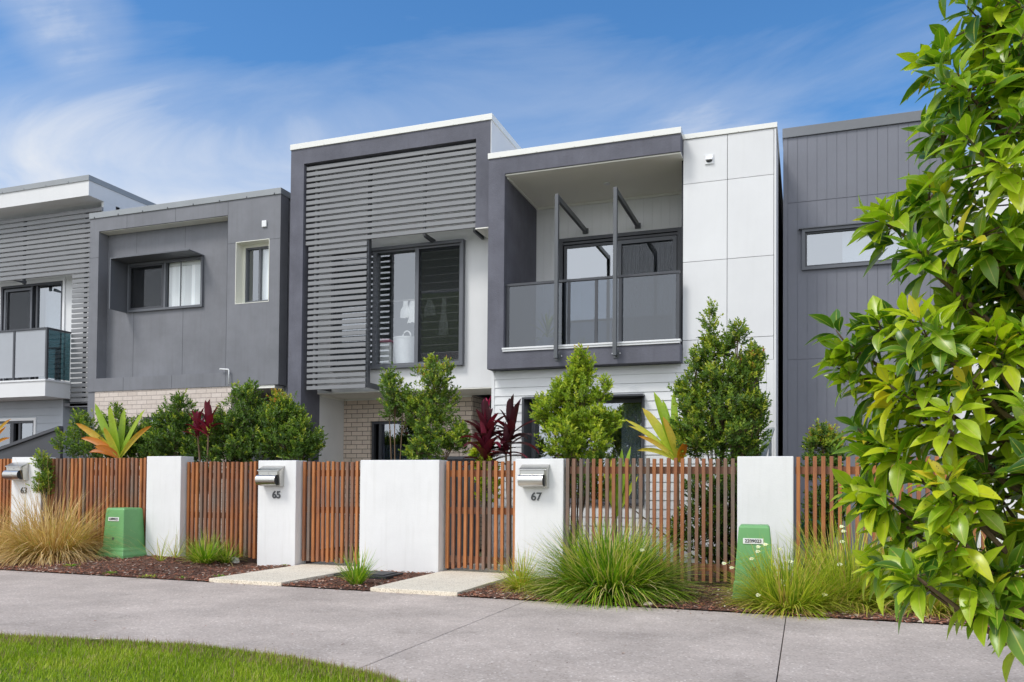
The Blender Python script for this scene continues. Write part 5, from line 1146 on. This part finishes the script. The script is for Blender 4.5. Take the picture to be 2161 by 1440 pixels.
x, y = gp(1640,1288); clump('cream flowered iris clump in front of the green utility cover 2209023', 'iris_clump', x+0.10, y+0.30, 1600, 'grass_olive', 74, (0.40,0.88), 0.0125, (0,82), (0.3,1.5), (0.05,0.85), 0.28, dry=0.06,
    flowers=[(1600,1155,8.7),(1615,1150,8.7),(1599,1165,8.6),(1586,1180,8.7),(1668,1186,8.6),(1653,1225,8.4),(1651,1236,8.4),(1600,1257,8.3),(1740,1256,8.4),(1528,1190,8.9),(1544,1199,8.9),(1645,1160,8.9)], cat='flowering plant')
clump('iris clump with cream flowers against the red orange battens', 'iris_clump', at(1790,1180,9.3).x, 9.25, 1900, 'grass_olive', 75, (0.5,1.15), 0.0125, (0,80), (0.3,1.5), (0.05,0.85), 0.32, dry=0.06,
    flowers=[(1776,1112,9.2),(1780,1122,9.1),(1777,1144,9.1),(1868,1156,9.1),(1818,1180,9.0),(1772,1192,8.8),(1890,1165,9.1)], cat='flowering plant')
clump('olive iris clump at the right, under the big-leaved tree', 'iris_clump', at(1950,1200,9.2).x, 9.1, 1100, 'grass_olive', 76, (0.5,1.05), 0.0125, (0,80), (0.3,1.5), (0.05,0.85), 0.3, cat='flowering plant', flowers=[(2052,1165,9.0),(2025,1190,9.0)])
clump('olive iris clump at the far right edge behind the tree leaves', 'iris_clump', at(2120,1200,9.2).x, 9.1, 800, 'grass_olive', 77, (0.5,1.0), 0.0125, (0,80), (0.3,1.5), (0.05,0.85), 0.3, cat='flowering plant')
x, y = gp(1750,1284); clump('low olive iris fringe at the path edge', 'iris_clump', x, y+0.15, 500, 'grass_olive', 78, (0.3,0.6), 0.011, (5,85), (0.3,1.5), (0.05,0.85), 0.14, cat='flowering plant')
# ground weeds
def weed(px, py, n, label, mat='grass_green', s=1.0, seed=1, name='weed'):
    x, y = gp(px, py, 0.03); R2 = random.Random(seed); m = MB()
    for k in range(n):
        a = R2.uniform(0,2*pi); r = 0.10*s*R2.random(); p = Vector((x+cos(a)*r*1.5, y+sin(a)*r, bedz(x,y)+0.008+R2.uniform(0,0.02*s)))
        lf(m, p, Vector((cos(a),sin(a),R2.uniform(0.1,1))), Vector((0,0,1)), 0.045*s*R2.uniform(0.6,1.2), 0.016*s, R2.uniform(0.1,0.8))
    return tag(m.build(name, M[mat], origin=(x,y,0)), label, 'weed')
weed(68,1180,50,'pair of blue-green succulent weeds in front of the straw grass','succulent',0.8,1); weed(112,1182,45,'blue-green succulent weed further right of its twin','succulent',0.8,2)
weed(152,1198,70,'flat bright green weed in the red mulch','grass_green',0.85,3); weed(232,1210,45,'green weed at the path edge below the utility cover','grass_green',0.8,4)
weed(310,1217,40,'sparse weed on the mulch edge in front of the blank pier','grass_olive',0.8,5); weed(600,1195,26,'tiny weed at the foot of pier 65','grass_olive',0.5,8); weed(465,1216,55,'green weed beside the start of the left entry path','grass_green',0.8,6); weed(385,1219,30,'tiny weed in the mulch between two others','grass_green',0.6,7)
# fallen leaves on the footpath
m = MB(); R2 = random.Random(77)
for px, py in ((163,1241),(196,1312),(257,1328),(386,1355),(430,1262),(718,1362),(432,1322),(890,1307),(1310,1380),(495,1390),(620,1340),(1180,1330),(1500,1310)):
    q = gnd(px, py); a = R2.uniform(0,6.28); lf(m, Vector((q.x,q.y,0.004)), Vector((cos(a),sin(a),0.12)), Vector((0,0,1)), R2.uniform(0.02,0.045), R2.uniform(0.01,0.02), R2.uniform(0.1,1.0))
for _ in range(160):
    x = R2.uniform(-9,1); y = R2.uniform(4.9,8.1); a = R2.uniform(0,6.28); lf(m, Vector((x,y,0.003)), Vector((cos(a),sin(a),0.1)), Vector((0,0,1)), R2.uniform(0.008,0.022), R2.uniform(0.004,0.01), R2.uniform(0.1,1.0))
stuff(m.build('leaf_litter', M['chip']), 'small fallen leaves and bark bits scattered over the footpath', 'leaf litter')
# lawn edge debris
q = gnd(197,1363); m = MB(); lf(m, Vector((q.x-0.05,q.y,0.03)), Vector((1,0.2,0.2)), Vector((0,0,1)), 0.11, 0.05, 1.0); tag(m.build('dry_leaf', M['chip'], origin=(q.x,q.y,0)), 'pale curled dry leaf lying on the lawn edge', 'leaf')
# balcony plant
c = at(1160,700,12.7)
rosette('spiky pot plant behind the left balcony glass', 'pot_plant', 'grass_olive', [(Vector((-3.98,12.75,3.75)),0.6)], 81, L=0.6, w=0.045, nl=22, tints=(0.3,0.8), tilt=(5,80))
bpy.data.objects['pot_plant'].location = (-3.98,12.75,3.362)
for ch in bpy.data.objects['pot_plant'].children:
    for v in ch.data.vertices: v.co.z -= 3.362
    if ch.name.startswith('stems'):
        for v in ch.data.vertices:
            if v.co.z < 0: v.co.z = 0.05
m = MB(); m.tube([(-3.98,12.75,3.364),(-3.98,12.75,3.62)], [0.11,0.15], 18); m.build('pot', M['tagwhite'], bpy.data.objects['pot_plant'])
# ------------------------------------------------------------------ the big-leaved tree at the right
RIB = []
def bigleaf(m, p, d, nrm, L, w, t, curl):
    d = d.normalized(); s_ = d.cross(nrm)
    if s_.length < 1e-3: s_ = Vector((1,0,0))
    s_.normalize(); up = s_.cross(d).normalized(); n = 6; vs = []
    for i in range(n+1):
        f = i/n; ww = w*[0.08,0.52,0.88,1.0,0.88,0.50,0.0][i]; q = p+d*L*f-up*curl*L*f*f
        vs += [q-s_*ww/2+up*ww*0.20, q, q+s_*ww/2+up*ww*0.20]
    b = len(m.v); m.v.extend([tuple(v) for v in vs])
    RIB.extend([1.0,0.0,1.0]*n+[0.6,0.0,0.6])
    for i in range(n):
        a = b+i*3; m.f += [(a,a+1,a+4,a+3),(a+1,a+2,a+5,a+4)]; m.t += [t, t]
R2 = random.Random(99)
TY = 3.75; trunk_x = 1.02
tree = thing('leafy_tree', 'young tree with large glossy yellow-green leaves filling the right edge', 'tree', (trunk_x, TY, 0))
tb = [(2075,50,110),(2140,170,120),(2040,190,85),(1975,130,40),(1990,300,70),(2090,340,120),(1960,420,75),(1880,478,50),(2065,500,105),(1935,545,34),(2040,590,70),(2120,620,90),
      (1785,725,45),(1860,700,70),(1960,720,90),(2090,760,115),(2030,640,60),(1850,830,65),(1950,860,100),(2080,900,120),(1890,960,75),(1990,1030,85),(2110,1050,100),(1855,1040,45),(1930,1120,60),(2040,1150,90),(2120,1220,80),(2140,1330,40),(1985,1200,50),(2080,1270,45),
      (1830,930,40),(1812,1035,28),(1875,1185,42),(1790,775,45),(1930,1215,40),
      (2230,150,160),(2260,420,180),(2250,700,180),(2260,980,180),(2240,1230,130),(2060,-90,110),(2200,-150,160),(2420,500,220),(2420,900,220)]
tm = MB(); tw = MB(); limbs = []
tz_top = 4.6
tw.tube([(trunk_x,TY,0),(trunk_x+0.02,TY,1.2),(trunk_x-0.03,TY+0.03,2.4),(trunk_x,TY,tz_top)], [0.045,0.038,0.028,0.012], 10)
for i, (px, py, r) in enumerate(tb):
    dy_ = R2.uniform(-0.30,0.15) if px < 2161 else R2.uniform(-0.2,0.2)
    if px < 1900: dy_ = R2.uniform(-0.12,0.1)
    c = at(px, py, TY+dy_); k = pxm(c.y, px); rr = r*k*(0.84 if px < 2161 else 1.0)
    base_z = max(0.5, c.z-0.25-0.35*abs(c.x-trunk_x)); b0 = Vector((trunk_x, TY, base_z)); mid = (b0+c)/2+Vector((0,0,-0.06))
    tw.tube([b0, mid, c], [0.017,0.012,0.006], 6)
    nr = max(4, int(rr*rr*330)+3)
    for j in range(nr):
        v = rv(R2); rad = R2.random()**0.38
        p = c+Vector((v.x*rr*rad, v.y*rr*rad*1.1, v.z*rr*rad))
        if p.y < 1.6: continue
        outv = (p-Vector((trunk_x,TY,p.z-0.1))); 
        ax = (outv.normalized()*0.65+v*0.5+Vector((0,0,0.42))+rv(R2)*0.25).normalized()
        q = c*0.55+p*0.45; tw.tube([c, q, p], [0.0045,0.0035,0.0025], 4)
        young = R2.random() < 0.32; tbase = R2.uniform(0.0,0.74)
        nl = R2.randint(7,11); S = R2.uniform(0.8,1.12); off = R2.uniform(0,6.28)
        side = ax.cross(Vector((0.3,0.2,1))).normalized(); sd2 = ax.cross(side)
        for l in range(nl):
            f = l/nl; a = off+l*2.4+R2.uniform(-0.25,0.25); o = side*cos(a)+sd2*sin(a)
            tl = 0.40+1.10*f+R2.uniform(-0.12,0.15)
            d = (ax*cos(tl)+o*sin(tl)+Vector((0,0,-0.32*f))).normalized()
            pp = p-ax*0.07*f*S; st0 = pp; st1 = pp+d*0.018
            nrm = (ax*0.8+Vector((0,0,0.5))-d*0.3)
            tn = tbase+R2.uniform(-0.12,0.12)+(0.30*(1-f) if young else 0)
            if R2.random() < 0.012: tn = 0.98
            L_ = (0.092+0.066*f**0.6)*S*R2.uniform(0.62,1.2)
            tm_d = d
            tw.faces([st0+side*0.001, st0-side*0.001, st1], [(0,1,2)])
            bigleaf(tm, st1, tm_d, nrm, L_, L_*R2.uniform(0.36,0.48), min(1,max(0,tn)), R2.uniform(-0.05,0.55))
cr_ = tm.build('crown', M['lf_tree'], tree, smooth=True)
ra = cr_.data.attributes.new('rib', 'FLOAT', 'POINT'); ra.data.foreach_set('value', RIB)
tw.build('branches', M['twig'], tree)
